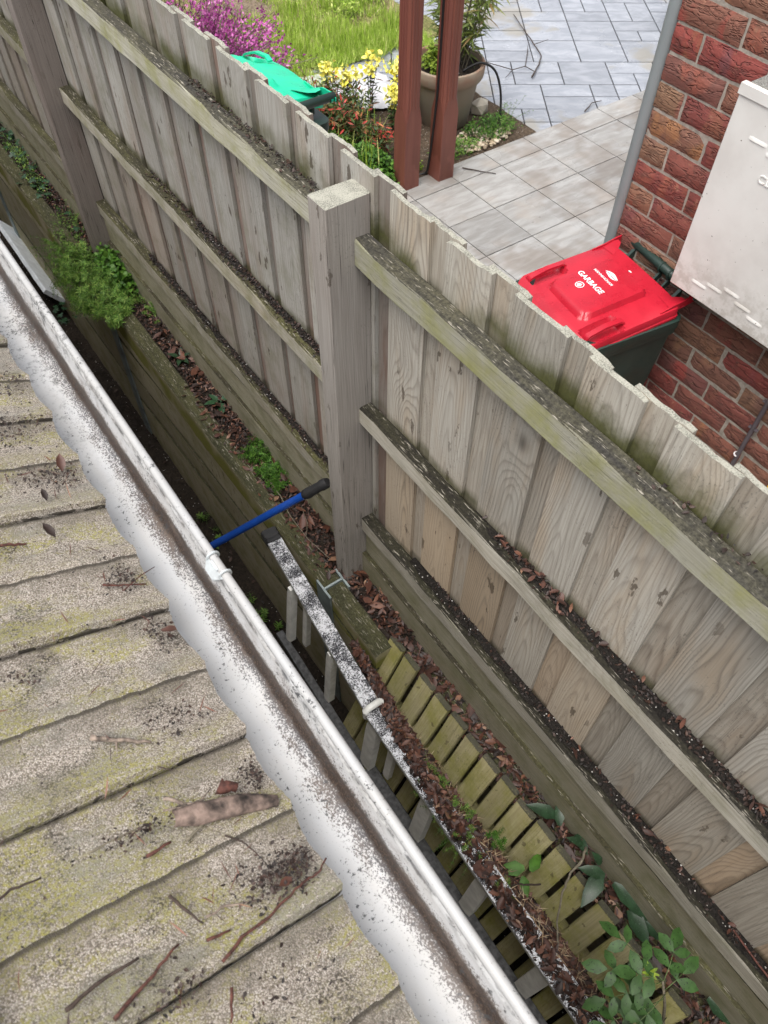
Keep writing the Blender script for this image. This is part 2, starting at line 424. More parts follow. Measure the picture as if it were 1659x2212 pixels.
def mat_gutter(name, x0=.115, x1=.172, dirt=1.0, base=1.0):
    s = S(name)
    x, y, z = s.sep(s.pos)
    sp = s.noise(s.vm('MULTIPLY', s.pos, (1, .8, 1)), 330, 3, .7)
    sp2 = s.noise(s.pos, 100, 4, .8)
    big = s.noise(s.vm('MULTIPLY', s.pos, (14, 4.5, 14)), 1.0, 5, .7)
    c = s.mix(s.mr(s.noise(s.vm('MULTIPLY', s.pos, (30, 6, 30)), 1.0, 4), .3, .7), tuple(base * a for a in (.47, .475, .48)), tuple(base * a for a in (.46, .455, .445)))
    # grime lies thickest in the front corner of the channel
    a = s.mr(x, x0 - .030, x1 - .002, 0.0, 1.0)
    fl = s.mr(z, -1.272, -1.205, 1.0, 0.0)
    a = s.m('MULTIPLY', s.m('MULTIPLY', a, fl), dirt)
    a = s.m('ADD', a, s.m('MULTIPLY', s.m('SUBTRACT', big, .5), 1.5))
    sm_ = s.noise(s.vm('MULTIPLY', s.pos, (55, 26, 55)), 1.0, 6, .8, .6)
    a = s.m('ADD', a, s.m('MULTIPLY', s.m('SUBTRACT', sm_, .5), .55))
    mot = s.mr(s.m('ADD', a, s.m('MULTIPLY', s.m('SUBTRACT', sp, .5), 2.3)), .58, .92)
    c = s.mix(s.m('MULTIPLY', s.mr(a, .45, 1.1), .40), c, (.25, .215, .19))
    c = s.mix(s.m('MULTIPLY', mot, .92), c, s.mix(s.mr(big, .4, .65), (.055, .055, .062), (.085, .060, .045)))
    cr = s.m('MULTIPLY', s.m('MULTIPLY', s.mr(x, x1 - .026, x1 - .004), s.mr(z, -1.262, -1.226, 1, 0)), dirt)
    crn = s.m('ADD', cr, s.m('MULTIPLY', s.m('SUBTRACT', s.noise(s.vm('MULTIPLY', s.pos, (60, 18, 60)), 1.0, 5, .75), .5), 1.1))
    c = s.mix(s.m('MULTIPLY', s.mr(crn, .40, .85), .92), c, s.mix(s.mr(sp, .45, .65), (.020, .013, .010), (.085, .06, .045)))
    c = s.mix(s.m('MULTIPLY', s.mr(s.m('ADD', sp2, s.m('MULTIPLY', s.m('SUBTRACT', big, .5), .5)), .60, .66), .92), c, (.045, .045, .047))
    c = s.mix(s.m('MULTIPLY', s.mr(sp, .64, .72), .6), c, (.10, .085, .075))
    ln = s.m('MULTIPLY', s.m('MULTIPLY', s.mr(x, .1805, .1835), s.mr(x, .1870, .1845)), s.mr(s.noise(s.vm('MULTIPLY', s.pos, (60, 22, 60)), 1.0, 4, .7), .42, .62))
    c = s.mix(s.m('MULTIPLY', ln, .85), c, (.05, .05, .052))
    wd = s.m('MULTIPLY', s.m('MULTIPLY', s.mr(z, -1.262, -1.20, 1.0, .35), s.mr(x, .166, .171)), s.mr(s.noise(s.vm('MULTIPLY', s.pos, (40, 16, 40)), 1.0, 5, .75), .46, .66))
    c = s.mix(s.m('MULTIPLY', wd, .55 * dirt), c, (.15, .115, .095))
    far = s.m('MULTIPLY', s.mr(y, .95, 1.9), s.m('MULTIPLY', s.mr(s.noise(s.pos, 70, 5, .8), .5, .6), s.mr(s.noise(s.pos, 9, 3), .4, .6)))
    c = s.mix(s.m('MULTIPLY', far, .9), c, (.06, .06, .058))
    return s.done(c, .42, sp, .2, .0008, spec=.4)
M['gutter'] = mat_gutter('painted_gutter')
M['bead'] = mat_gutter('gutter_bead', dirt=0.0, base=.80)
M['zinc'] = plain('galvanised_clip', (.62, .66, .67), .4, .1, 60, .1, Metallic=.5)

def mat_brick():
    s = S('face_brick')
    off = s.comb(s.m('MULTIPLY', s.rnd, 41.0), s.m('MULTIPLY', s.rnd, 23.0), s.m('MULTIPLY', s.rnd, 11.0))
    p = s.vm('ADD', s.obj, off)
    base = s.ramp(s.rnd, [(0, (.255, .058, .048)), (.2, (.20, .062, .053)), (.36, (.235, .115, .078)), (.5, (.18, .070, .062)), (.66, (.25, .145, .09)), (.82, (.235, .075, .06)), (1, (.24, .13, .085))])
    fl = s.noise(s.vm('MULTIPLY', p, (5, 9, 4)), 1.0, 3, .6)
    c = s.mix(s.m('MULTIPLY', s.mr(fl, .50, .62), .6), base, s.ramp(s.m('FRACT', s.m('MULTIPLY', s.rnd, 5.3)), [(0, (.42, .20, .075)), (.35, (.12, .065, .075)), (.65, (.37, .06, .05)), (1, (.28, .16, .09))]))
    c = s.mix(s.m('MULTIPLY', s.mr(s.noise(p, 26, 4, .7), .5, .7), .45), c, (.09, .055, .045))
    wav = s.noise(s.vm('MULTIPLY', p, (14, 10, 40)), 1.0, 3, .55, .5)
    ridge = s.mr(s.m('ABSOLUTE', s.m('SUBTRACT', wav, .5)), 0, .045, 1, 0)
    c = s.mix(s.m('MULTIPLY', s.m('MULTIPLY', ridge, s.mr(s.noise(p, 16, 2), .42, .6)), .42), c, (.07, .04, .034))
    pit = s.noise(p, 210, 2, .6)
    c = s.mix(s.mr(pit, .64, .72), c, (.03, .02, .02))
    c = s.mix(s.m('MULTIPLY', s.mr(s.noise(s.vm('MULTIPLY', p, (60, 40, 60)), 1.0, 3), .6, .72), .35), c, (.40, .22, .14))
    h = s.m('ADD', s.m('MULTIPLY', ridge, -.9), s.m('ADD', wav, s.m('MULTIPLY', pit, .3)))
    return s.done(c, .8, h, .9, .006, spec=.3)
M['brick'] = mat_brick()
M['mortar'] = plain('mortar', (.31, .275, .235), .9, .25, 60, .5)

def mat_tilepath():
    s = S('slate_look_tile')
    off = s.comb(s.m('MULTIPLY', s.rnd, 41.0), s.m('MULTIPLY', s.rnd, 23.0), 0)
    p = s.vm('ADD', s.obj, off)
    n1 = s.noise(s.vm('MULTIPLY', p, (5, 22, 1)), 1.0, 6, .62, .5)
    n2 = s.noise(s.pos, 2.6, 3)
    c = s.mix(s.mr(n1, .35, .68), (.245, .235, .22), (.335, .33, .32))
    c = s.mix(s.m('MULTIPLY', s.mr(s.noise(p, 4, 3), .5, .75), .4), c, (.34, .285, .235))
    c = s.mix(s.m('MULTIPLY', s.mr(n2, .50, .62), .5), c, (.17, .135, .105))
    c = s.mul(c, s.mr(s.rnd, 0, 1, .85, 1.12))
    wet = s.mr(n2, .40, .62)
    r = s.m('ADD', s.m('MULTIPLY', s.m('SUBTRACT', 1.0, wet), .22), .14)
    return s.done(c, r, n1, .55, .004, spec=.55)
M['path'] = mat_tilepath()

def mat_slab():
    s = S('stamped_concrete')
    off = s.comb(s.m('MULTIPLY', s.rnd, 41.0), s.m('MULTIPLY', s.rnd, 23.0), 0)
    p = s.vm('ADD', s.obj, off)
    n1 = s.noise(s.vm('MULTIPLY', p, (5, 11, 1)), 1.0, 6, .65, .8)
    c = s.mix(s.mr(n1, .35, .7), (.245, .26, .29), (.34, .355, .39))
    st = s.noise(s.pos, 2.1, 4, .6)
    c = s.mix(s.m('MULTIPLY', s.mr(st, .56, .66), .6), c, (.27, .24, .18))
    c = s.mul(c, s.mr(s.rnd, 0, 1, .9, 1.08))
    r = s.mr(st, .35, .7, .12, .36)
    return s.done(c, r, n1, .5, .005, spec=.6)
M['slab'] = mat_slab()
M['grout'] = plain('dark_grout', (.022, .021, .022), .8, .2, 40)

def mat_soil(name, a, b, scale=60, white=0.0):
    s = S(name)
    n = s.noise(s.pos, scale, 6, .75)
    n2 = s.noise(s.pos, 4, 3)
    c = s.mix(s.mr(n, .3, .7), a, b)
    c = s.mul(c, s.mr(n2, .3, .7, .75, 1.25))
    if white:
        v = s.vor(s.pos, 120); k = s.sep(s.vor(s.pos, 120, 'F1', 'Color'))[0]
        c = s.mix(s.m('MULTIPLY', s.m('LESS_THAN', v, .3), s.m('GREATER_THAN', k, 1 - white)), c, (.55, .53, .5))
    return s.done(c, .95, n, 1.0, .012, spec=.2)
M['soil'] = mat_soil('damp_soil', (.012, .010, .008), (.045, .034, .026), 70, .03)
M['garden'] = mat_soil('garden_soil', (.09, .065, .045), (.27, .215, .16), 45)
M['lawnsoil'] = mat_soil('lawn_soil', (.12, .12, .045), (.26, .25, .10), 50)
M['bed'] = mat_soil('bed_soil', (.035, .024, .017), (.13, .095, .065), 60, .05)
M['grit'] = mat_soil('ledge_dirt', (.010, .009, .008), (.035, .03, .026), 160, .10)

def mat_leaf(name, stops, rough=.6, spots=None, trans=.0, scale=40, sheen=.3):
    s = S(name)
    c = s.ramp(s.isl, stops)
    c = s.mul(c, s.mr(s.noise(s.pos, scale, 3), .25, .75, .7, 1.3))
    if spots:
        sc, thr, col = spots
        c = s.mix(s.mr(s.noise(s.pos, sc, 3, .6), thr, thr + .06), c, col)
    kw = {}
    if trans: kw = dict(Transmission_Weight=0.0)
    m_ = s.done(c, rough, None, spec=sheen)
    if trans:
        t = s.nt.nodes.new('ShaderNodeBsdfTranslucent'); s.put(t.inputs[0], c)
        mx = s.nt.nodes.new('ShaderNodeMixShader'); mx.inputs[0].default_value = trans
        s.nt.links.new(s.b.outputs[0], mx.inputs[1]); s.nt.links.new(t.outputs[0], mx.inputs[2])
        s.nt.links.new(mx.outputs[0], s.o.inputs[0])
    return m_
M['litter'] = mat_leaf('dead_leaves', [(0, (.016, .009, .007)), (.35, (.045, .019, .013)), (.7, (.085, .033, .021)), (.93, (.15, .062, .036)), (1, (.26, .16, .10))], .55, sheen=.5)
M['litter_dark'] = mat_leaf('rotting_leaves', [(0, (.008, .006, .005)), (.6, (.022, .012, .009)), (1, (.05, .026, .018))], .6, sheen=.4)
M['weed'] = mat_leaf('weed_green', [(0, (.07, .15, .025)), (.6, (.15, .29, .05)), (1, (.28, .38, .09))], .55, trans=.25)
M['parsley'] = mat_leaf('bright_green', [(0, (.035, .10, .014)), (.6, (.07, .17, .022)), (1, (.12, .24, .035))], .5, trans=.25)
M['ivy'] = mat_leaf('ivy_green', [(0, (.012, .04, .018)), (.7, (.025, .065, .028)), (1, (.045, .10, .03))], .4)
M['grass'] = mat_leaf('lawn_grass', [(0, (.20, .32, .03)), (.6, (.40, .56, .08)), (1, (.62, .66, .24))], .6, trans=.3)
M['straw'] = mat_leaf('dry_straw', [(0, (.22, .15, .09)), (.6, (.36, .27, .17)), (1, (.46, .38, .26))], .8)
M['seedling'] = mat_leaf('seedling_leaf', [(0, (.03, .085, .022)), (1, (.06, .125, .03))], .45, spots=(150, .60, (.008, .012, .006)), trans=.2)
M['mottled'] = mat_leaf('mottled_leaf', [(0, (.012, .034, .016)), (1, (.024, .052, .022))], .35, spots=(260, .60, (.055, .09, .06)))
M['bamboo'] = mat_leaf('bamboo_leaf', [(0, (.10, .15, .03)), (.6, (.20, .26, .06)), (.9, (.32, .33, .12)), (1, (.34, .22, .09))], .5, trans=.25)
M['cushion'] = mat_leaf('lime_cushion', [(0, (.12, .21, .02)), (1, (.30, .40, .05))], .6, trans=.2)
M['pink'] = mat_leaf('pink_heather', [(0, (.30, .05, .22)), (.6, (.56, .13, .42)), (1, (.70, .32, .58))], .7, trans=.2)
M['heath'] = mat_leaf('heather_twig', [(0, (.07, .05, .035)), (1, (.14, .13, .06))], .8)
M['yellow'] = mat_leaf('yellow_petal', [(0, (.86, .78, .08)), (1, (.93, .90, .34))], .6, trans=.15)
M['redleaf'] = mat_leaf('red_leaf', [(0, (.38, .04, .03)), (.7, (.50, .09, .07)), (1, (.42, .20, .06))], .5, trans=.15)
M['nandina'] = mat_leaf('nandina_leaf', [(0, (.03, .065, .02)), (.6, (.07, .11, .03)), (.85, (.16, .10, .04)), (1, (.24, .07, .04))], .5, trans=.15)
M['twig'] = plain('twig_bark', (.045, .030, .023), .85, .4, 120, .4)
M['redtwig'] = plain('red_twig', (.085, .030, .021), .75, .6, 150, .8)
M['paletwig'] = plain('pale_twig', (.19, .15, .12), .85, .75, 110, .8)
M['greystem'] = plain('grey_stem', (.16, .14, .10), .8, .3, 90, .3)
M['greenstem'] = plain('green_stem', (.10, .15, .05), .6, .3, 60, .2)

def mat_plastic(name, col, rough=.35, dirt=.25, wet=True):
    s = S(name)
    n = s.noise(s.pos, 9, 4); d = s.noise(s.pos, 170, 3, .7)
    c = s.mul(col, s.mr(n, .3, .7, .88, 1.08))
    c = s.mix(s.m('MULTIPLY', s.mr(d, .66, .72), dirt * 2.2), c, tuple(.25 * a for a in col))
    fade = s.mr(s.noise(s.pos, 5, 3), .5, .75)
    c = s.mix(s.m('MULTIPLY', fade, dirt * .35), c, tuple(min(1, a * .7 + .12) for a in col))
    dr = s.vor(s.pos, 130); dk = s.sep(s.vor(s.pos, 130, 'F1', 'Color'))[0]
    drop = s.m('MULTIPLY', s.mr(dr, .0, .38, 1, 0), s.m('GREATER_THAN', dk, .55))
    h = s.m('ADD', s.m('MULTIPLY', s.noise(s.pos, 420, 2), .25), drop) if wet else s.noise(s.pos, 420, 2)
    return s.done(c, s.mr(n, .3, .7, rough * .75, rough * 1.25), h, .3, .0012, spec=.5)
M['red'] = mat_plastic('red_lid_plastic', (.42, .012, .028), .30, .2)
M['greenlid'] = mat_plastic('green_lid_plastic', (.012, .52, .30), .35, .15)
M['bin'] = mat_plastic('dark_green_plastic', (.016, .036, .029), .42, .2, False)
M['rubber'] = plain('black_rubber', (.014, .014, .015), .6, .25, 50, .2)
M['blue'] = mat_plastic('blue_pole', (.006, .055, .30), .38, .3, False)
M['white'] = plain('white_print', (.78, .76, .76), .5, .08, 80, .1)

def mat_box():
    s = S('meter_box_paint')
    n = s.noise(s.pos, 6, 4); z = s.sep(s.pos)[2]
    c = s.mix(s.mr(n, .3, .7), (.72, .71, .68), (.62, .60, .57))
    low = s.m('MULTIPLY', s.mr(z, -1.45, -1.64), s.mr(s.noise(s.pos, 22, 5, .7), .42, .62))
    c = s.mix(s.m('MULTIPLY', low, .5), c, (.36, .33, .28))
    c = s.mix(s.mr(s.noise(s.pos, 75, 3, .6), .70, .73), c, (.12, .10, .09))
    return s.done(c, .45, s.noise(s.pos, 300, 2), .08, .001, spec=.4)
M['box'] = mat_box()
M['boxtop'] = mat_soil('lichen_box_top', (.14, .14, .13), (.40, .40, .38), 190)
M['alu'] = None
def mat_ladder():
    s = S('lichen_aluminium')
    nz = s.sep(s.nrm)[2]
    v = s.vor(s.vm('ADD', s.pos, s.vm('MULTIPLY', s.noise(s.pos, 120, 3, .6, 0, True), (.006, .006, .006))), 55)
    n = s.noise(s.pos, 240, 4, .75); b = s.noise(s.pos, 16, 4)
    spots = s.m('MAXIMUM', s.mr(s.m('ADD', n, s.m('MULTIPLY', s.m('SUBTRACT', b, .5), .5)), .47, .56), s.m('MULTIPLY', s.m('LESS_THAN', v, s.mr(b, .3, .7, .18, .38)), s.m('GREATER_THAN', b, .46)))
    topc = s.mix(spots, (.035, .036, .042), (.70, .71, .74))
    side = s.mix(s.mr(s.noise(s.pos, 130, 4, .75), .60, .68), (.50, .50, .47), (.12, .115, .10))
    c = s.mix(s.mr(nz, .4, .8), side, topc)
    return s.done(c, .6, n, .25, .001, spec=.4, Metallic=.15)
M['ladder'] = mat_ladder()
M['ladder_dark'] = plain('dirty_aluminium', (.065, .065, .067), .6, .6, 60, .3)
M['rung'] = plain('rung_aluminium', (.78, .78, .74), .45, .14, 30, .03)
M['steel'] = plain('galvanised_post', (.24, .285, .285), .5, .35, 14, .15, Metallic=.3)
def mat_verandah():
    s = S('brown_post_paint')
    n = s.noise(s.vm('MULTIPLY', s.pos, (30, 30, 2.5)), 1.0, 4, .6)
    c = s.mix(s.mr(n, .35, .7), (.20, .070, .050), (.165, .056, .042))
    wet = s.m('MULTIPLY', s.mr(s.sep(s.pos)[2], -2.22, -2.55), s.mr(s.noise(s.vm('MULTIPLY', s.pos, (9, 9, 4)), 1.0, 3), .5, .56))
    c = s.mix(s.m('MULTIPLY', wet, .45), c, (.075, .022, .012))
    return s.done(c, s.mr(n, .3, .7, .35, .5), n, .1, .001, spec=.45)
M['verandah'] = mat_verandah()
def mat_pot():
    s = S('old_terracotta')
    n = s.noise(s.pos, 7, 5, .65); z = s.sep(s.pos)[2]
    c = s.mix(s.mr(n, .35, .65), (.27, .135, .085), (.29, .235, .175))
    c = s.mix(s.m('MULTIPLY', s.mr(s.m('ADD', z, s.m('MULTIPLY', n, .3)), -2.08, -2.25), .7), c, (.30, .275, .22))
    return s.done(c, .8, s.noise(s.pos, 120, 3), .2, .002)
M['pot'] = mat_pot()
M['urn'] = plain('green_glaze', (.022, .055, .048), .18, .2, 10, .05)
M['greypipe'] = plain('grey_pipe', (.23, .255, .26), .45, .08, 8, .05)
M['conduit'] = plain('dark_conduit', (.10, .085, .095), .5, .15, 20, .1)
M['hose'] = plain('black_hose', (.012, .012, .013), .45, .2, 30, .1)
M['handle_yellow'] = plain('yellow_handle', (.75, .45, .01), .4, .1, 20, .1)
M['sheet'] = plain('white_sheeting', (.50, .50, .52), .45, .18, 12, .4)
M['foam'] = plain('white_foam', (.70, .74, .78), .7, .12, 18, .3)
M['pebble'] = mat_leaf('pebble', [(0, (.26, .20, .14)), (.5, (.46, .37, .25)), (1, (.62, .56, .46))], .6)
M['rock'] = plain('pale_rock', (.42, .38, .31), .85, .3, 14, .8)
M['fascia'] = plain('fascia_paint', (.55, .54, .52), .5, .1, 10, .05)
M['wall_bounce'] = plain('pale_bounce_wall', (.55, .50, .44), .85, .25, 14, .5)  # unseen house wall, coloured pale to bounce light into the gap
M['char'] = mat_soil('black_debris', (.006, .005, .004), (.05, .035, .027), 210, .05)
M['bark'] = plain('pale_bark', (.135, .098, .080), .9, .95, 42, 1.0)
# ------------------------------------------------------------------ ground
def sheet(name, x0, y0, x1, y1, z, m, nx=1, ny=1, amp=0.0, freq=4.0, parent=None):
    mb = MB()
    mb.quadgrid([[(x0 + (x1 - x0) * i / nx, y0 + (y1 - y0) * j / ny,
                   z + amp * mnoise.fractal(Vector((i * (x1 - x0) / nx * freq, j * (y1 - y0) / ny * freq, z)), .8, 2, 4)) for j in range(ny + 1)] for i in range(nx + 1)])
    return add(name, fixn(mb.mesh(name, True)), m, None, parent)
GZ, LZ = -2.62, -3.63
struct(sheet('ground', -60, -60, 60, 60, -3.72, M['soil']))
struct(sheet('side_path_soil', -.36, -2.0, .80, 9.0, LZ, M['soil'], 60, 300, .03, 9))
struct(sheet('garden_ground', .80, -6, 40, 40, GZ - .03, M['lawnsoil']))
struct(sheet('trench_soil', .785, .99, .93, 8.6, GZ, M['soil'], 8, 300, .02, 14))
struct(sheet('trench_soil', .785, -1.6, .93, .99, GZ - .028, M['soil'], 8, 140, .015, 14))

# ------------------------------------------------------------------ this house: roof, gutter, wall
EX, EZ, PIT = .070, -1.170, R(25.2)
house = thing('house', 'house roof edge of mossy concrete tiles with a white speckled gutter', 'house', (-2.0, 1.0, LZ))
add('wall', (lambda b: (b.box((-6, -6, LZ - .05), (-.38, 9, -1.30)), b.mesh('wall'))[1])(MB()), M['wall_bounce'], None, house)
add('soffit', (lambda b: (b.box((-.375, -6, -1.31), (.012, 9, -1.295)), b.mesh('soffit'))[1])(MB()), M['fascia'], None, house)
add('fascia', (lambda b: (b.box((.013, -6, -1.36), (.032, 9, -1.215)), b.mesh('fascia'))[1])(MB()), M['fascia'], None, house)
TW, TEXP, TL = .272, .44, .50
def tile_mesh(seed):
    """Concrete tile: two shallow pans with raised side rolls; y across 0..TW, x up the slope 0..TL (0 = eave edge)."""
    ny, nx = 48, 8
    def prof(y):
        q = (y % (TW / 2)) / (TW / 2)
        hgt = .0135 * min(1, q / .05) * (1 - max(0, min(1, (q - .06) / .42)) ** .7) if q < .48 else 0.0
        return hgt + (.004 if y < TW / 2 else 0) - .004 * math.sin(math.pi * q)
    mb = MB(); top = []; edge = []
    for i in range(nx + 1):
        x = TL * i / nx; row = []
        for j in range(ny + 1):
            y = TW * j / ny * .988
            z = prof(y) + .0010 * mnoise.noise(Vector((x * 60, y * 60, seed)))
            xe = x
            if i == 0:
                q = (y % (TW / 2)) / (TW / 2)
                xe = -.0022 * math.cos(2 * math.pi * (q - .16)) + .0026 * mnoise.noise(Vector((y * 150, seed * 3, 0))) + .003 * mnoise.noise(Vector((y * 19, seed * 5, 2)))
                z -= .003
            row.append((-xe, y, z + .018))
        top.append(row)
    low = [[(p[0] - .001, p[1], p[2] - .018) for p in r] for r in top]
    mb.quadgrid(top); mb.quadgrid(low)
    mb.quadgrid([top[0], low[0]])
    mb.quadgrid([[r[0] for r in top], [r[0] for r in low]])
    mb.quadgrid([[r[-1] for r in top], [r[-1] for r in low]])
    return smooth_by_angle(fixn(mb.mesh('roof_tile')), 35)
tmesh = [tile_mesh(k) for k in range(6)]
for me in tmesh: me.materials.append(M['tile'])
RM = T(EX, 0, EZ - .022) @ Matrix.Rotation(PIT, 4, 'Y')
for c in range(6):
    for j in range(17 if c < 2 else 12):
        y = .449 - 5 * TW + j * TW + .020
        add('roof_tile', tmesh[(j * 5 + c * 3) % 6], None, RM @ T(-c * TEXP, y, c * .001 + (.0188 if c else 0) * 1.0) @ Matrix.Rotation(R(-2.2) if True else 0, 4, 'Y'), house)
# gutter channel
GP = [(.024, -1.196), (.030, -1.204), (.036, -1.262), (.048, -1.277), (.10, -1.280), (.145, -1.280), (.160, -1.274), (.168, -1.262), (.176, -1.238), (.181, -1.222), (.1825, -1.212), (.187, -1.2065)]
ys = [-1.6 + i * .12 for i in range(60)]
def sweep(prof, ys, wob=.0012, th=.0016):
    mb = MB()
    a = [[(x + wob * mnoise.noise(Vector((y * 1.3, x * 9, 1))), y, z + wob * mnoise.noise(Vector((y * 1.1, x * 9, 7)))) for x, z in prof] for y in ys]
    mb.quadgrid(a); mb.quadgrid([[(x - .0, y, z - th) for x, y, z in r] for r in a])
    return mb
gut = add('gutter', smooth_by_angle(fixn(sweep(GP, ys).mesh('gutter')), 50), M['gutter'], None, house)
mb = MB(); n = 14
mb.loft([[(.1945 + .0090 * math.cos(2 * math.pi * k / n) + .001 * mnoise.noise(Vector((y * 1.3, 2, 1))), y, -1.2035 + .0090 * math.sin(2 * math.pi * k / n)) for k in range(n)] for y in ys])
add('gutter_bead', fixn(mb.mesh('gutter_bead', True)), M['bead'], None, gut)
mb = MB()
mb.loft([[(x, y, z) for x, z in ((.2005, -1.212), (.2025, -1.212), (.189, -1.285), (.172, -1.315), (.030, -1.315), (.030, -1.313), (.171, -1.313), (.187, -1.284))] for y in ys])
add('gutter_front', fixn(mb.mesh('gutter_front')), M['bead'], None, gut)
mb = MB()
for yy in (.764, .812):
    mb.tube([(.1945 + .0115 * math.cos(a), yy, -1.2035 + .0115 * math.sin(a)) for a in [R(d) for d in range(-60, 215, 20)]], .0028, 6)
pl = [(.1865, .756), (.1865, .818), (.1795, .812), (.1715, .802), (.1715, .774), (.1795, .764)]
mb.loft([[(x, y, -1.2025 - (.187 - x) * .9) for x, y in pl], [(x, y, -1.1995 - (.187 - x) * .9) for x, y in pl]])
mb.box((.184, .776, -1.1985), (.1885, .800, -1.195))
add('gutter_clip', fixn(mb.mesh('gutter_clip')), M['zinc'], None, gut)
mb = MB()
for yy in (2.03, 2.075):
    mb.tube([(.1945 + .0125 * math.cos(a), yy, -1.2035 + .0125 * math.sin(a)) for a in [R(d) for d in range(-60, 215, 20)]], .004, 6)
mb.box((.168, 2.025, -1.216), (.187, 2.08, -1.2))
add('gutter_clip', fixn(mb.mesh('gutter_clip')), M['gutter'], None, gut)

# ------------------------------------------------------------------ paling fence
PX = .928
fence = thing('paling_fence', 'weathered grey timber paling fence with three mossy rails between the posts', 'fence', (PX, 1.395, GZ))
def paling_mesh(seed, w=.147, L=1.50, t=.0125):
    r = random.Random(seed); ny = 7; nz = 5; mb = MB()
    tops = [r.uniform(-.0022, .0022) + .0022 * mnoise.noise(Vector((seed * 3.1, j * .8, 0))) for j in range(ny + 1)]
    side = r.choice((-1, 1, 0)); bow = r.uniform(-.0022, .0022)
    if r.random() < .4:
        tops[0 if side > 0 else ny] -= r.uniform(.002, .006)
    fr, bk = [], []
    for i in range(nz + 1):
        ra, rb = [], []
        for j in range(ny + 1):
            y = -w / 2 + w * j / ny; z = L * i / nz + (tops[j] if i == nz else 0)
            b = bow * (1 - (2 * j / ny - 1) ** 2)
            e = .0012 * mnoise.noise(Vector((i * 1.1, seed, j in (0, ny)))) if j in (0, ny) else 0
            ra.append((-t / 2 + b, y + e, z)); rb.append((t / 2 + b, y + e, z + r.uniform(-.0012, .0012) * (i == nz)))
        fr.append(ra); bk.append(rb)
    mb.quadgrid(fr); mb.quadgrid(bk); mb.quadgrid([fr[-1], bk[-1]]); mb.quadgrid([fr[0], bk[0]])
    mb.quadgrid([[q[0] for q in fr], [q[0] for q in bk]]); mb.quadgrid([[q[-1] for q in fr], [q[-1] for q in bk]])
    return fixn(mb.mesh('paling'))
pv = {k: [paling_mesh(s + (100 if k else 0)) for s in range(9)] for k in (0, 1)}
for k, key in ((0, 'paling'), (1, 'paling_old')):
    pv[k + 2] = [me.copy() for me in pv[k]]
    for me in pv[k]: me.materials.append(M[key])
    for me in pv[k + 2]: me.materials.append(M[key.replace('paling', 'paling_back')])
wide = [(1.280, 1.133), (1.071, .923), (.859, .708), (.650, .510), (.437, .294), (.219, .079), (.012, -.132), (-.198, -.340), (-.41, -.555), (-.62, -.765), (-.83, -.975), (-1.04, -1.185),
        (1.478, 1.339), (1.683, 1.536), (1.890, 1.731), (2.091, 1.928), (2.309, 2.155), (2.520, 2.362), (2.728, 2.578), (2.935, 2.786), (3.142, 2.994), (3.350, 3.202), (3.56, 3.412), (3.77, 3.622)]
for i in range(20): wide.append((3.985 + .208 * i, 3.837 + .208 * i))
wide.sort(reverse=True)
ztop = lambda y: -.973 + max(0, min(1, (y - .6) / 1.2)) * .030 + .003 * mnoise.noise(Vector((y * 7, 3, 1)))
for i, (a, b) in enumerate(wide):
    y = (a + b) / 2; old = 1 if y > 1.36 else 0
    sc = (a - b) / .147
    tilt = rng.uniform(-.006, .006)
    zt = ztop(y) + rng.uniform(-.002, .002)
    add('paling', pv[old][rng.randrange(9)], None, T(PX + .0068, y, zt - 1.50) @ Matrix.Rotation(tilt, 4, 'X') @ Matrix.Diagonal((1, sc, 1, 1)), fence)
    if i + 1 < len(wide):
        yc = (b + wide[i + 1][0]) / 2
        wb = (b - wide[i + 1][0]) + rng.uniform(.052, .075)
        zt = ztop(yc) + rng.uniform(-.001, .004)
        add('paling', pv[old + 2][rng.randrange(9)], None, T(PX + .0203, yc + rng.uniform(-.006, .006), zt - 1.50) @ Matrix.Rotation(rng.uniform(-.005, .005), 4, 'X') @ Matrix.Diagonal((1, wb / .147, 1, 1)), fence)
PY = [-1.06, 1.358, 3.775, 6.20]
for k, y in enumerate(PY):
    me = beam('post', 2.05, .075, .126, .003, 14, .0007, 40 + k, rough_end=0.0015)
    add('post', me, M['post' if k < 2 else 'post_shade'], T(.8655, y + .0375, -3.05 if k != 1 else -3.05) @ Matrix.Diagonal((1, 1, 1, 1)), fence)
spans = [(-2.6, -1.062), (-.983, 1.356), (1.435, 3.773), (3.852, 6.198), (6.277, 8.4)]
for k, (a, b) in enumerate(spans):
    for nm, z, hgt, key, t in (('top', -1.141, .078, 'rail_top', .0485), ('mid', -1.7155, .071, 'rail', .046), ('low', -2.2775, .072, 'rail', .046)):
        xo = PX - t / 2 - .0012
        zz = z
        me = beam('rail', b - a, hgt, t, .0045, 26, .0014, hash(nm) % 7 + k * 5)
        Mx = frame((xo + (.002 if nm == 'low' else 0), a, zz), (0, 1, (.012 if (nm == 'low' and k == 1) else 0)), (1, 0, 0))
        if nm == 'low' and k == 1: Mx = frame((xo, a, -2.2555), (0, 1, -.013), (1, 0, 0))
        add('rail', me, M['rail_left' if (key == 'rail' and k >= 2) else key], Mx, fence)
    # plinth board under the palings
    me = beam('plinth_board', b - a, .235, .024, .003, 12, .0012, 71 + k)
    add('plinth_board', me, M['plinth'], frame((.907, a, -2.452), (0, 1, 0), (1, 0, 0)), fence)
    me = beam('plinth_board', b - a, .16, .022, .003, 12, .0012, 91 + k)
    add('plinth_board', me, M['plinth'], frame((.888, a, -2.552), (0, 1, 0), (1, 0, 0)), fence)

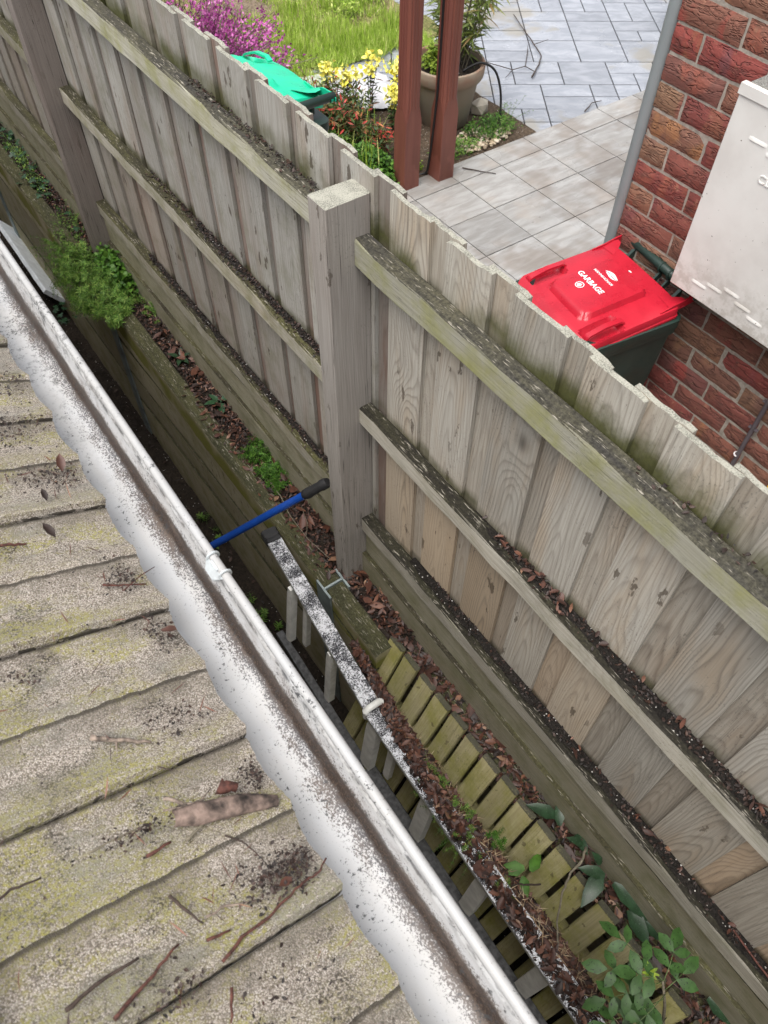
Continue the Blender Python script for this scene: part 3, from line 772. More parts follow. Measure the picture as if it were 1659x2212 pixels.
# ------------------------------------------------------------------ retaining wall of sleepers and steel posts
wall = thing('retaining_wall', 'low retaining wall of mossy timber sleepers slotted between steel posts', 'wall', (.745, 1.375, LZ))
def h_post(y, zt=-2.598):
    mb = MB()
    for x0, x1 in ((.6995, .7075), (.787, .795)): mb.box((x0, y - .05, LZ - .08), (x1, y + .05, zt))
    mb.box((.708, y - .004, LZ - .08), (.7865, y + .004, zt - .001))
    return add('steel_post', mb.mesh('steel_post'), M['steel'], None, wall)
HY = [1.372, 3.53, 5.72, 7.9]
for y in HY: h_post(y)
def sleeper(y0, y1, zt, zb, x0=.7085, x1=.786, seed=0, dx=0.0):
    """Sleeper whose top and bottom heights are given at both ends (a settled, slightly twisted bay)."""
    L = y1 - y0; r = random.Random(seed); mb = MB(); rings = []; n = 14; c = .005
    zm = (zt[0] + zb[0]) / 2
    for i in range(n + 1):
        f = i / n; t_ = zt[0] + (zt[1] - zt[0]) * f; b_ = zb[0] + (zb[1] - zb[0]) * f
        bow = dx * math.sin(math.pi * f)
        j = lambda: r.uniform(-.0009, .0009)
        X0, X1 = -.0385 + bow, .0385 + bow; B, Tt = b_ - zm, t_ - zm
        # local frame: x = world x, y = -world z, z = world y
        pr = [(X0, -B - c), (X0 + c, -B), (X1 - c, -B), (X1, -B - c), (X1, -Tt + c), (X1 - c, -Tt), (X0 + .012, -Tt), (X0, -Tt + .011)]
        rings.append([(x + j(), y + j(), L * f) for x, y in pr])
    mb.loft(rings)
    add('sleeper', fixn(mb.mesh('sleeper')), M['sleeper'], frame(((x0 + x1) / 2, y0, zm), (0, 1, 0), (1, 0, 0)), wall)
sleeper(1.38, 3.524, (-2.606, -2.606), (-2.712, -2.835), seed=1, dx=-.004)
sleeper(1.38, 3.524, (-2.722, -2.862), (-2.915, -3.085), seed=2, dx=.006)
sleeper(1.38, 3.524, (-2.920, -3.092), (-3.115, -3.300), seed=3, dx=.004)
sleeper(1.38, 3.524, (-3.128, -3.318), (-3.66, -3.66), seed=4)
sleeper(3.536, 5.714, (-2.604, -2.604), (-2.83, -2.83), seed=5, dx=-.003)
sleeper(3.536, 5.714, (-2.842, -2.842), (-3.24, -3.24), seed=6, dx=.004)
sleeper(3.536, 5.714, (-3.25, -3.25), (-3.67, -3.67), seed=7)
sleeper(5.726, 7.894, (-2.604, -2.604), (-2.83, -2.83), seed=8)
sleeper(5.726, 7.894, (-2.842, -2.842), (-3.67, -3.67), seed=9)
sleeper(-1.5, 1.012, (-2.64, -2.64), (-2.84, -2.84), .8185, .894, seed=10)
sleeper(-1.5, 1.012, (-2.85, -2.85), (-3.67, -3.67), .8185, .894, seed=11)
sleeper(1.022, 1.364, (-2.607, -2.606), (-2.715, -2.70), seed=12)
sleeper(1.022, 1.364, (-2.728, -2.712), (-2.93, -2.91), seed=13, dx=.002)
sleeper(1.022, 1.364, (-2.94, -2.92), (-3.13, -3.12), seed=14)
sleeper(1.022, 1.364, (-3.14, -3.13), (-3.67, -3.67), seed=15)

# ------------------------------------------------------------------ neighbour's brick house
WX, WY = 2.210, 1.584
bh = thing('brick_house', 'red brick house corner with tan mortar behind the red bin', 'house', (WX + 1, WY - 2, GZ))
mb = MB(); mb.box((WX + .0005, -4, GZ - .1), (WX + .9, WY - .004, 1.2))
add('mortar_wall', mb.mesh('mortar_wall'), M['mortar'], None, bh)
def brick_mesh(seed, L=.230, H=.0765, D=.11):
    r = random.Random(seed); mb = MB(); ny, nz = 9, 4; fr = []
    for i in range(nz + 1):
        row = []
        for j in range(ny + 1):
            y = -L / 2 + L * j / ny; z = -H / 2 + H * i / nz
            ed = i in (0, nz) or j in (0, ny)
            d = .0035 if ed else -.0025 + .0045 * mnoise.noise(Vector((y * 26, z * 40, seed * 4.4)))
            row.append((d, y + (r.uniform(-.0016, .0016) if ed else 0), z + (r.uniform(-.0016, .0016) if ed else 0)))
        fr.append(row)
    b = [[(D, p[1], p[2]) for p in row] for row in fr]
    mb.quadgrid(fr)
    mb.quadgrid([fr[0], b[0]]); mb.quadgrid([fr[-1], b[-1]])
    mb.quadgrid([[q[0] for q in fr], [q[0] for q in b]]); mb.quadgrid([[q[-1] for q in fr], [q[-1] for q in b]])
    me = fixn(mb.mesh('brick')); me.materials.append(M['brick'])
    return smooth_by_angle(me, 60)
bm_full = [brick_mesh(k) for k in range(8)]; bm_half = [brick_mesh(50 + k, .105) for k in range(5)]
CH = .0862
for c in range(-12, 20):
    zc = -.995 + CH / 2 + .003 - CH * c
    if zc < GZ or zc > .1: continue
    full = (c % 2 == 0)
    y = WY
    if not full:
        add('brick', bm_half[rng.randrange(5)], None, T(WX - .004, y - .0525, zc) , bh); y -= .115
    while y > -.75:
        L = .230
        add('brick', bm_full[rng.randrange(8)], None, T(WX - .004 + rng.uniform(-.002, .002), y - L / 2, zc + rng.uniform(-.0015, .0015)) @ Matrix.Rotation(math.pi if rng.random() < .0 else 0, 4, 'X'), bh)
        y -= .240
# return wall bricks are hidden by the pipe and the wall itself; downpipe on the far side of the corner
mb = MB(); mb.tube([(WX + .022, WY + .030, GZ - .02), (WX + .022, WY + .030, -.905)], .027, 20); mb.tube([(WX + .022, WY + .030, -.905), (WX + .022, WY + .030, .6)], .0255, 20)
mb.tube([(WX + .022, WY + .030, -.935), (WX + .022, WY + .030, -.90)], .0285, 20)
add('downpipe', smooth_by_angle(fixn(mb.mesh('downpipe'))), M['greypipe'], None, bh)
mb = MB(); mb.tube([(2.188, .762, -2.40), (2.188, .762, -1.66)], .0085, 10)
cond = add('conduit', smooth_by_angle(fixn(mb.mesh('conduit'))), M['conduit'], None, bh)
mb = MB()
for z in (-2.20,):
    mb.tube([(2.188 + .014 * math.cos(a), .762 + .014 * math.sin(a), z) for a in [R(d) for d in range(-10, 200, 20)]], .003, 6)
add('pipe_clip', mb.mesh('pipe_clip', True), M['white'], None, cond)
mb = MB()
for z in (-1.93, -2.06): mb.box((2.183, .744, z), (2.199, .780, z + .004))
add('saddle_clip', mb.mesh('saddle_clip'), M['conduit'], None, cond)

# ------------------------------------------------------------------ paving
path = add('tiled_path', (lambda b: (b.box((1.02, -1.2, -2.66), (5.6, 3.492, -2.6065)), b.mesh('tiled_path'))[1])(MB()), M['grout'])
struct(path)
def block(name, w, d, hgt, seed, c=.003):
    r = random.Random(seed); mb = MB(); nx, ny = 5, 5
    top = [[(-w / 2 + w * i / nx, -d / 2 + d * j / ny, (0 if (i in (0, nx) or j in (0, ny)) else .0016 + .0018 * mnoise.noise(Vector((i * .8, j * .8, seed))))) for j in range(ny + 1)] for i in range(nx + 1)]
    mb.quadgrid(top)
    lo = lambda p: (p[0] * 1.0, p[1] * 1.0, -hgt)
    for e in (top[0], top[-1], [q[0] for q in top], [q[-1] for q in top]): mb.quadgrid([e, [lo(p) for p in e]])
    return fixn(mb.mesh(name))
PT = .336
pt_full = [block('tile', PT - .0055, PT - .0055, .03, k) for k in range(5)]
pt_edge = [block('tile', PT - .0055, .178, .03, 20 + k) for k in range(4)]
for me in pt_full + pt_edge: me.materials.append(M['path'])
for i in range(-4, 9):
    for j in range(0, 9):
        x = 2.587 + PT * (i + .5); yy = 3.311 - .331 * (j + .5)
        add('tile', pt_full[rng.randrange(5)], None, T(x, yy, -2.5985 + rng.uniform(-.0008, .0008)) @ Matrix.Diagonal((1, .331 / PT, 1, 1)) @ Matrix.Rotation(rng.randrange(4) * math.pi / 2 if False else 0, 4, 'Z'), path)
    add('tile', pt_edge[rng.randrange(4)], None, T(2.587 + PT * (i + .5), 3.404, -2.5985), path)
drive = add('driveway', (lambda b: (b.box((2.9, 3.4935, -2.67), (9.5, 9.5, -2.6205)), b.mesh('driveway'))[1])(MB()), M['grout'])
struct(drive)
CELL = .175
ang = R(-34.5); DM = T(4.096, 3.845, -2.612) @ Matrix.Rotation(ang, 4, 'Z')
occ = {}; cache = {}
shapes = [(2, 2), (2, 1), (1, 2), (2, 2), (1, 1), (2, 1), (1, 2)]
cnt = 0
for a in range(-14, 26):
    for b in range(-14, 26):
        if (a, b) in occ: continue
        opts = shapes[:]; rng.shuffle(opts)
        for (w, d) in opts + [(1, 1)]:
            cells = [(a + i, b + j) for i in range(w) for j in range(d)]
            if all(q not in occ for q in cells): break
        for q in cells: occ[q] = 1
        cx, cy = (a + w / 2) * CELL, (b + d / 2) * CELL
        P = DM @ Vector((cx, cy, 0))
        if not (3.0 < P.x < 6.6 and 3.22 < P.y < 6.2) or P.x + P.y * .2 > 7.6: continue
        if (w, d) not in cache:
            cache[(w, d)] = [block('slab', w * CELL - .009, d * CELL - .009, .03, w * 9 + d * 3 + k) for k in range(3)]
            for me in cache[(w, d)]: me.materials.append(M['slab'])
        cnt += 1
        add('slab', cache[(w, d)][rng.randrange(3)], None, DM @ T(cx, cy, rng.uniform(-.0008, .0008)), drive)
# ------------------------------------------------------------------ wheelie bins
def lid_mesh(Ln, W, rise=.028, dome=.012, arch=0.0, panel=True):
    nx, ny = 44, 44; mb = MB(); hw = W / 2
    sm = lambda a, b, x: max(0, min(1, (x - a) / (b - a))) ** 2 * (3 - 2 * max(0, min(1, (x - a) / (b - a))))
    def rr(px, py, x0, x1, yy, rad, soft):
        # soft rounded rectangle mask
        cx, cy = (x0 + x1) / 2, 0; qx = abs(px - cx) - ((x1 - x0) / 2 - rad); qy = abs(py - cy) - (yy - rad)
        d = math.hypot(max(qx, 0), max(qy, 0)) + min(max(qx, qy), 0) - rad
        return 1 - sm(-soft, soft, d)
    def hgt(lx, ly):
        s = lx / Ln; t = ly / hw
        z = dome * (1 - t ** 4) + rise * s + arch * math.sin(math.pi * min(1, s * .55 + .12)) - arch * .37
        z += .006 * sm(.05, .3, s)
        z -= .024 * (1 - sm(0, .10, s)) * .7
        if panel: z += .020 * rr(lx, ly, Ln * .20, Ln * .84, hw * .50, .030, .005)
        for sg in (-1, 1):
            d = rr(lx, ly - sg * hw * .80, Ln * .11, Ln * .44, hw * .145, .016, .005)
            z -= .026 * d
        z -= .012 * sm(.86, 1.0, s) * 0
        return z
    rows = []
    for i in range(nx + 1):
        s = i / nx; row = []
        for j in range(ny + 1):
            t = -1 + 2 * j / ny
            tt = math.copysign(abs(t) ** .9, t)
            lx = Ln * s; half = hw * (1 - .035 * s)
            c = .045
            if lx < c: half -= c - math.sqrt(max(0, c * c - (c - lx) ** 2))
            if lx > Ln - .02: half -= .02 - math.sqrt(max(0, .0004 - (lx - Ln + .02) ** 2))
            ly = half * tt
            bul = .014 * (1 - t * t) * (1 - s)
            row.append((lx - bul, ly, hgt(lx, ly)))
        rows.append(row)
    mb.quadgrid(rows)
    ring = rows[0][:] + [r[-1] for r in rows[1:]] + rows[-1][::-1][1:] + [r[0] for r in rows[::-1]][1:]
    cx = Ln / 2
    def off(p, k, dz): return (cx + (p[0] - cx) * (1 + k), p[1] * (1 + k), p[2] - dz)
    mb.quadgrid([ring, [off(p, .012, .006) for p in ring], [off(p, .016, .028) for p in ring], [off(p, .030, .031) for p in ring], [off(p, .030, .040) for p in ring], [off(p, .0, .040) for p in ring]])
    return smooth_by_angle(fixn(mb.mesh('lid')), 38), hgt

def wheelie_bin(name, label, cat_mat, front, yaw, zr, Ln, W, H, arm, z_ground=-2.6, rise=.028, dome=.012, arch=0.0):
    t = thing(name, label, 'wheelie bin', (front[0], front[1], z_ground), yaw)
    B = T(front[0], front[1], zr) @ Matrix.Rotation(yaw, 4, 'Z')      # x = front to hinge, z=0 at the rim
    lm, hg = lid_mesh(Ln, W, rise, dome, arch)
    lid = add('lid', lm, cat_mat, B, t)
    hw = W / 2
    # carrying straps over the two grips
    for sg in (-1, 1):
        mb = MB(); y = sg * hw * .80 + sg * .006
        pts = [(Ln * .085, hg(Ln * .08, sg * hw * .6) - .002), (Ln * .12, hg(Ln * .09, sg * hw * .6) + .008), (Ln * .27, hg(Ln * .27, sg * hw * .6) + .012), (Ln * .42, hg(Ln * .46, sg * hw * .6) + .008), (Ln * .465, hg(Ln * .47, sg * hw * .6) - .002)]
        mb.loft([[(x, y - .011, z - .004), (x, y + .011, z - .004), (x, y + .010, z + .004), (x, y - .010, z + .004)] for x, z in pts])
        add('grip', smooth_by_angle(fixn(mb.mesh('grip')), 60), cat_mat, B, lid)
    # hinge arms with upright webs
    zr0 = hg(Ln * .9, 0) + .006
    for sg in (-1, 1):
        mb = MB(); y0 = sg * hw * .955; ye = sg * (hw * .84)
        A = [(Ln * .80, y0, hg(Ln * .8, hw * .9) + .002), (Ln * .93, y0 * .985, hg(Ln * .9, hw * .9) + .010), (Ln + .02, (y0 + ye) / 2 * 1.06, zr0 + .006), (arm, ye * 1.12, zr0 + .016), (arm + .018, ye * 1.12, zr0 + .006)]
        lo = [(p[0], p[1], p[2] - (.010, .026, .030, .030, .014)[i]) for i, p in enumerate(A)]
        th = -sg * .005
        mb.loft([[a, (a[0], a[1] + th, a[2]), (b[0], b[1] + th, b[2]), b] for a, b in zip(A, lo)])
        P1 = [(Ln * .80, sg * hw * .50), (Ln * .92, sg * hw * .60), (Ln + .03, sg * hw * .76)]
        fl = [[(Ln * .90, y0 * .98, hg(Ln * .9, hw * .9) + .002), (Ln * .90, sg * hw * .60, hg(Ln * .9, hw * .6) + .002)],
              [(Ln + .004, sg * hw * .93, zr0 - .002), (Ln + .004, sg * hw * .74, zr0 - .006)],
              [(Ln + .025, sg * hw * .90, zr0 + .002), (Ln + .025, sg * hw * .82, zr0 - .002)]]
        mb.quadgrid(fl)
        mb.tube([(arm, ye * 1.07 + sg * .002, zr0 + .001), (arm, ye * 1.07 - sg * .008, zr0 + .001)], .017, 14)
        add('hinge_arm', smooth_by_angle(fixn(mb.mesh('hinge_arm')), 40), cat_mat, B, lid)
        mb = MB(); mb.tube([(arm, ye * 1.07 - sg * .004, zr0 + .001), (arm, ye * 1.07 + sg * .008, zr0 + .001)], .010, 14)
        add('hinge_pin', fixn(mb.mesh('hinge_pin', True)), M['rubber'], B, lid)
    # body
    mb = MB(); rings = []
    def outline(z, f):
        sx0, sx1, w2 = .004 + .10 * f, Ln + .018 - .06 * f, (hw - .004) * (1 - .17 * f); c = .035; o = []
        for (cx, cy, a0) in ((sx0 + c, -w2 + c, 180), (sx1 - c, -w2 + c, 270), (sx1 - c, w2 - c, 0), (sx0 + c, w2 - c, 90)):
            for k in range(5): o.append((cx + c * math.cos(R(a0 + 22.5 * k)), cy + c * math.sin(R(a0 + 22.5 * k)), z))
        return o
    def grow(o, k):
        return [(Ln / 2 + (p[0] - Ln / 2) * (1 + k), p[1] * (1 + k), p[2]) for p in o]
    for z, f, k in ((-.012, 0, .0), (-.016, 0, .055), (-.050, 0, .055), (-.056, 0, .045), (-.075, .01, .04), (-.078, .01, .0), (-.30, .25, 0), (-H + .14, .86, 0), (-H + .03, 1.0, 0), (-H + .02, 1.0, -.04)):
        rings.append(grow(outline(z, f), k))
    mb.loft(rings)
    body = add('body', smooth_by_angle(fixn(mb.mesh('body')), 35), M['bin'], B, t)
    mb = MB()
    mb.tube([(arm, -hw * .95, zr0 + .004), (arm, hw * .95, zr0 + .004)], .0165, 16)
    add('handle_bar', fixn(mb.mesh('handle_bar', True)), M['bin'], B, t)
    mb = MB()
    for y in (-.062, -.014):
        mb.tube([(arm + .018 * math.cos(a), y, zr0 + .001 + .018 * math.sin(a)) for a in [R(d) for d in range(0, 361, 24)]], .004, 6)
        mb.loft([[(x, y - .004, z), (x, y + .004, z), (x, y + .004, z - .03), (x, y - .004, z - .03)] for x, z in ((Ln + .02, -.012), (arm, zr0 - .012), (arm + .006, zr0 - .012))])
    for sg in (-1, 1):
        mb.loft([[(x, sg * hw * .62 - .006, z), (x, sg * hw * .62 + .006, z), (x, sg * hw * .62 + .006, z - .035), (x, sg * hw * .62 - .006, z - .035)] for x, z in ((Ln, -.015), (arm - .004, zr0 - .004))])
    add('handle_bracket', fixn(mb.mesh('handle_bracket')), M['bin'], B, t)
    for sg in (-1, 1):
        mb = MB(); yw = sg * hw * .88
        mb.tube([(Ln - .03, yw - .022, -H + .09), (Ln - .03, yw + .022, -H + .09)], .10, 24)
        add('wheel', smooth_by_angle(fixn(mb.mesh('wheel'))), M['rubber'], B, t)
    return t, lid, B, hg

Lr = .412
rb, rlid, RB, hgr = wheelie_bin('garbage_bin', 'red lidded garbage bin standing against the brick wall below the white box', M['red'], (1.722, 1.428), R(-9), -1.768, Lr, .428, .83, .480)
# writing on the red lid
def text_mesh(cu):
    tmp = bpy.data.objects.new('lettering', cu); COL.objects.link(tmp)
    me = bpy.data.meshes.new_from_object(tmp.evaluated_get(bpy.context.evaluated_depsgraph_get()))
    bpy.data.objects.remove(tmp); bpy.data.curves.remove(cu); me.name = 'lettering'
    return me
def text(body, size, lx, ly, hfun, B, parent, bold=.0006, m=None, name='lettering', shear=0):
    cu = bpy.data.curves.new('lettering', 'FONT'); cu.body = body; cu.size = size; cu.align_x = 'CENTER'; cu.align_y = 'CENTER'
    cu.extrude = .0003; cu.offset = bold; cu.shear = shear; cu.space_character = 1.02
    z = hfun(lx, ly) + .0012; sl = (hfun(lx + .02, ly) - hfun(lx - .02, ly)) / .04
    # reads towards -y, letters' tops towards the hinge
    Mx = B @ T(lx, ly, z) @ Matrix.Rotation(-math.atan(sl), 4, 'Y') @ Matrix.Rotation(R(-90), 4, 'Z')
    return add(name, text_mesh(cu), m or M['white'], Mx, parent)
text('GARBAGE', .0305, .192, .026, hgr, RB, rlid, .0007)
text('MANNINGHAM', .0150, .246, .026, hgr, RB, rlid, .0002)
def flat_mark(name, polys, lx, ly, hfun, B, parent, m=None):
    mb = MB()
    for poly in polys:
        mb.loft([[(x, y, 0) for x, y in poly], [(x, y, .0006) for x, y in poly]])
    z = hfun(lx, ly) + .0011; sl = (hfun(lx + .02, ly) - hfun(lx - .02, ly)) / .04
    Mx = B @ T(lx, ly, z) @ Matrix.Rotation(-math.atan(sl), 4, 'Y') @ Matrix.Rotation(R(-90), 4, 'Z')
    return add(name, fixn(mb.mesh(name)), m or M['white'], Mx, parent)
# leaf emblem: two swept blades
up = [(-.034 + .068 * i / 12, .004 + .013 * math.sin(math.pi * (i / 12) ** .8) + .004 * i / 12) for i in range(13)]
midl = [(-.034 + .068 * i / 12, .004 + .003 * math.sin(2 * math.pi * i / 12) + .004 * i / 12) for i in range(13)]
lowl = [(-.030 + .064 * i / 12, .0015 - .009 * math.sin(math.pi * (i / 12) ** 1.3) + .003 * i / 12) for i in range(13)]
midl2 = [(-.030 + .064 * i / 12, .0015 + .003 * math.sin(2 * math.pi * i / 12) + .003 * i / 12) for i in range(13)]
flat_mark('emblem', [up + midl[::-1], midl2 + lowl[::-1]], .270, .018, hgr, RB, rlid)
ring = []
for k in range(24):
    a0, a1 = 2 * math.pi * k / 24, 2 * math.pi * (k + 1) / 24
    ring.append([(r_ * math.cos(a), r_ * math.sin(a)) for r_, a in ((.0165, a0), (.0165, a1), (.0136, a1), (.0136, a0))])
bag = [(-.008, -.007), (-.002, -.010), (.006, -.008), (.0085, -.001), (.005, .006), (.001, .010), (-.001, .007), (-.006, .004), (-.009, -.001)]
flat_mark('bin_symbol', ring + [bag], .152, .034, hgr, RB, rlid)
flat_mark('small_mark', [[(-.007, -.004), (-.001, -.006), (0, -.001), (.006, -.005), (.008, .001), (.002, .004), (.003, .008), (-.002, .004), (-.006, .006)]], .365, .022, hgr, RB, rlid)

wheelie_bin('green_waste_bin', 'dark bin with a bright turquoise green lid, mostly hidden behind the fence', M['greenlid'], (1.315, 3.262), R(-90), -1.545, .60, .575, 1.04, .70, rise=.0, dome=.035, arch=.11)

# ------------------------------------------------------------------ white meter box on the brick wall
bx = thing('meter_box', 'white painted metal meter box fixed to the brick wall above the red bin', 'meter box', (2.09, .88, -1.655))
mb = MB()
X0, Y0, Y1, Z0, Z1 = 2.082, .52, 1.226, -1.662, -1.018
c = .006
mb.loft([[(X0 + (c if k in (0, 3) else 0) * 0, y, z) for k, (y, z) in enumerate(((Y0, Z0), (Y1, Z0), (Y1, Z1), (Y0, Z1)))],
         ] + [[(x, y, z) for y, z in ((Y0, Z0), (Y1, Z0), (Y1, Z1), (Y0, Z1))] for x in (X0 + .004, WX - .001)])
mb2 = MB()
ri = lambda x, i: [(x, Y0 + i, Z0 + i), (x, Y1 - i, Z0 + i), (x, Y1 - i, Z1 - i), (x, Y0 + i, Z1 - i)]
mb2.loft([ri(X0, .004), ri(X0 + .002, .001), ri(X0 + .005, 0), ri(WX - .002, 0)])
add('box_body', smooth_by_angle(fixn(mb2.mesh('box_body')), 30), M['box'], None, bx)
mb = MB(); mb.box((X0 + .018, Y0 - .004, Z1 + .0005), (WX - .003, Y1 - .006, Z1 + .012)); mb.box((X0 - .004, Y0 - .004, Z1 - .012), (X0 + .016, Y1 + .002, Z1 + .016))
add('box_lid', mb.mesh('box_lid'), M['boxtop'], None, bx)
mb = MB(); mb.box((X0 - .0045, Y0 - .006, Z1 - .0125), (X0 + .0165, Y1 + .0025, Z1 + .0165))
add('lid_edge', mb.mesh('lid_edge'), M['box'], None, bx)
def louvre(y, z):
    mb = MB(); rings = []
    for i in range(9):
        a = i / 8; yy = y + .031 - .062 * a; e = math.sin(math.pi * min(1, min(a, 1 - a) / .18) / 2)
        rings.append([(X0 + .001, yy, z + .006), (X0 - .0010 * e, yy, z + .003), (X0 - .0022 * e, yy, z - .006), (X0 + .001, yy, z - .0065)])
    mb.loft(rings)
    add('louvre', smooth_by_angle(fixn(mb.mesh('louvre')), 50), M['box'], None, bx)
for y, z in ((1.120, -1.604), (1.063, -1.585), (1.003, -1.565), (.949, -1.586), (.893, -1.606), (1.116, -1.120), (1.05, -1.139), (.99, -1.120)): louvre(y, z)
cu = bpy.data.curves.new('lettering', 'FONT'); cu.body = 'CL'; cu.size = .034; cu.extrude = .0015; cu.bevel_depth = .0006; cu.align_x = 'LEFT'
add('lettering', text_mesh(cu), M['box'], frame((X0 - .0003, 1.072, -1.219), (-1, 0, 0), (0, -1, 0)), bx)

# ------------------------------------------------------------------ aluminium ladder on its edge
lad = thing('ladder', 'old aluminium extension ladder lying on edge, its upper rail blotched with lichen', 'ladder', (.56, .6, LZ))
def bar(name, p0, p1, w, t, m, parent, xd=(1, 0, 0), cham=.002, seg=6, jit=.0004, seed=0):
    p0, p1 = Vector(p0), Vector(p1)
    return add(name, beam(name, (p1 - p0).length, w, t, cham, seg, jit, seed), m, frame(p0, p1 - p0, xd), parent)
st1 = bar('stile', (.576, .858, -2.565), (.651, 1.650, -2.565), .026, .062, M['ladder'], lad, seg=12)
bar('end_cap', (.6502, 1.646, -2.565), (.6565, 1.712, -2.566), .033, .068, M['rubber'], st1, cham=.008)
bar('stile', (.545, -.62, -2.575), (.574, .846, -2.575), .026, .068, M['ladder'], lad, seg=16)
bar('stile', (.495, -.62, -2.985), (.524, .80, -2.985), .026, .044, M['ladder_dark'], lad, seg=12)
bar('stile', (.512, .82, -2.985), (.535, 1.50, -2.985), .026, .034, M['ladder_dark'], lad, seg=12)
def rung(y, x0, x1, w=.036, t=.028, z0=-2.592, z1=-2.968, seed=0):
    mb = MB(); rings = []
    for i in range(8):
        f = i / 7; z = z0 + (z1 - z0) * f; x = x0 + (x1 - x0) * f
        k = min(1, f / .16); ww = w * (.55 + .45 * k); tt = t * (1.15 - .15 * k)
        pr = [(-tt / 2, -ww / 2), (-tt / 2 - .003 * k, -ww * .17), (-tt / 2 - .003 * k, ww * .17), (-tt / 2, ww / 2), (tt / 2, ww / 2), (tt / 2, -ww / 2)]
        rings.append([(x + a, y + b, z) for a, b in pr])
    mb.loft(rings)
    add('rung', smooth_by_angle(fixn(mb.mesh('rung')), 30), M['rung'], None, lad)
for y in (1.445, 1.125): rung(y, .607 if y > 1.3 else .583, .56 if y > 1.3 else .548)
for y in (1.385,): rung(y, .640, .60, .030, .022)
for y in (.818, .500, .205, -.09, -.39): rung(y, .566, .525, .058, .030)
for y in (.735,): rung(y, .60, .56, .034, .02)
mb = MB()
mb.tube([(.545, .853, -2.556), (.556, .853, -2.545), (.60, .853, -2.545), (.612, .853, -2.556)], .013, 10)
mb.tube([(.548, .853, -2.556), (.548, .853, -2.60)], .012, 10)
add('locking_hook', smooth_by_angle(fixn(mb.mesh('locking_hook')), 60), M['rung'], None, lad)

# ------------------------------------------------------------------ slatted timber panel leaning on the wall
pan = thing('slatted_panel', 'slatted timber panel with mossy yellow green boards leaning behind the ladder', 'panel', (.62, .2, -3.6))
dn = Vector((-.41, 0, -.912)).normalized(); nx_ = Vector((-dn.z, 0, dn.x))
sl_mesh = [beam('slat', 1.02, .0755, .024, .004, 8, .0009, 300 + k, rough_end=.0015) for k in range(7)]
for me in sl_mesh: me.materials.append(M['slat'])
tops = [1.012, .923, .829, .738, .649, .561, .471, .380, .292, .204, .112, .018, -.078, -.172, -.268, -.362, -.456, -.55, -.645, -.74, -.835]
for k, y in enumerate(tops):
    p = Vector((.803 + rng.uniform(-.003, .003), y, -2.592 + rng.uniform(-.006, .006)))
    add('slat', sl_mesh[k % 7], None, frame(p, dn + Vector((0, rng.uniform(-.008, .008), 0)), (nx_.x, rng.uniform(-.03, .03), nx_.z)), pan)
for f in (.28, .80):
    p = Vector((.803, 0, -2.592)) + dn * f + nx_ * (.031 if nx_.x > 0 else -.031)
    bar('batten', (p.x, -.9, p.z), (p.x, 1.07, p.z), .06, .035, M['slat'], pan, xd=tuple(nx_))

# ------------------------------------------------------------------ blue pole wedged against the fence post
bp = thing('blue_pole', 'blue pole with black taped end propped against the fence post', 'pole', (.815, 1.447, -2.11))
P1, P0 = Vector((.806, 1.452, -2.085)), Vector((.262, 1.252, -2.225))
P0 = P1 + (Vector((.430, 1.726, -2.49)) - P1) * 3.1
dv_ = (P0 - P1).normalized()
mb = MB(); mb.tube([P1 + dv_ * .10, P1 + dv_ * .9, P0], [.0145, .0145, .0145], 16)
add('shaft', smooth_by_angle(fixn(mb.mesh('shaft'))), M['blue'], None, bp)
mb = MB(); q = [P1 + dv_ * s_ for s_ in (.0, .012, .03, .032, .075, .10, .115, .118)]
mb.tube(q, [.016, .0195, .0195, .017, .019, .0205, .018, .0150], 14)
me = smooth_by_angle(fixn(mb.mesh('grip')), 50)
for v in me.vertices: v.co += Vector((mnoise.noise(v.co * 60), mnoise.noise(v.co * 60 + Vector((5, 0, 0))), 0)) * .0025
add('grip', me, M['rubber'], None, bp)

# ------------------------------------------------------------------ brown verandah posts
def verandah(name, label, x, y, w, d):
    t = thing(name, label, 'post', (x, y, GZ), 0, 'brown verandah posts')
    hw, hd = w / 2, d / 2
    def ringf(z, c, g):
        # corner flutes: two small steps cut into each corner
        o = []
        for sx, sy in ((-1, -1), (1, -1), (1, 1), (-1, 1)):
            a = [(hw, hd - c), (hw - g, hd - c + g * .0), (hw - c * .5, hd - c * .5 + g * .2), (hw - c, hd - g), (hw - c, hd)]
            a = [(hw, hd - c), (hw - g, hd - c + g * .4), (hw - g, hd - c * .62), (hw - c * .62, hd - g), (hw - c + g * .4, hd - g), (hw - c, hd)]
            if sx * sy < 0: a = a[::-1]
            o += [(x + sx * p, y + sy * q, z) for p, q in a]
        return o
    mb = MB()
    mb.loft([ringf(z, c, g) for z, c, g in ((GZ - .03, .003, .0008), (-2.20, .003, .0008), (-2.12, .030, .007), (-1.2, .030, .007), (.9, .030, .007))])
    add('shaft', smooth_by_angle(fixn(mb.mesh('shaft')), 25), M['verandah'], None, t)
    for sx in (-1, 1):
        for nm, bx0 in (('groove', 0),):
            pass
    # raised beads up the four faces
    mb = MB()
    for s_ in (-.010, .010):
        mb.loft([[(x + s_ - .004, y - hd - .0026, z), (x + s_ + .004, y - hd - .0026, z), (x + s_ + .005, y - hd + .002, z), (x + s_ - .005, y - hd + .002, z)] for z in (-2.125, .9)])
        mb.loft([[(x - hw - .0026, y + s_ - .004, z), (x - hw - .0026, y + s_ + .004, z), (x - hw + .002, y + s_ + .005, z), (x - hw + .002, y + s_ - .005, z)] for z in (-2.125, .9)])
    add('bead_moulding', fixn(mb.mesh('bead_moulding')), M['verandah'], None, t)
    return t
verandah('verandah_post', 'brown painted post with fluted upper shaft, the left one nearest the fence', 2.640, 3.478, .112, .112)
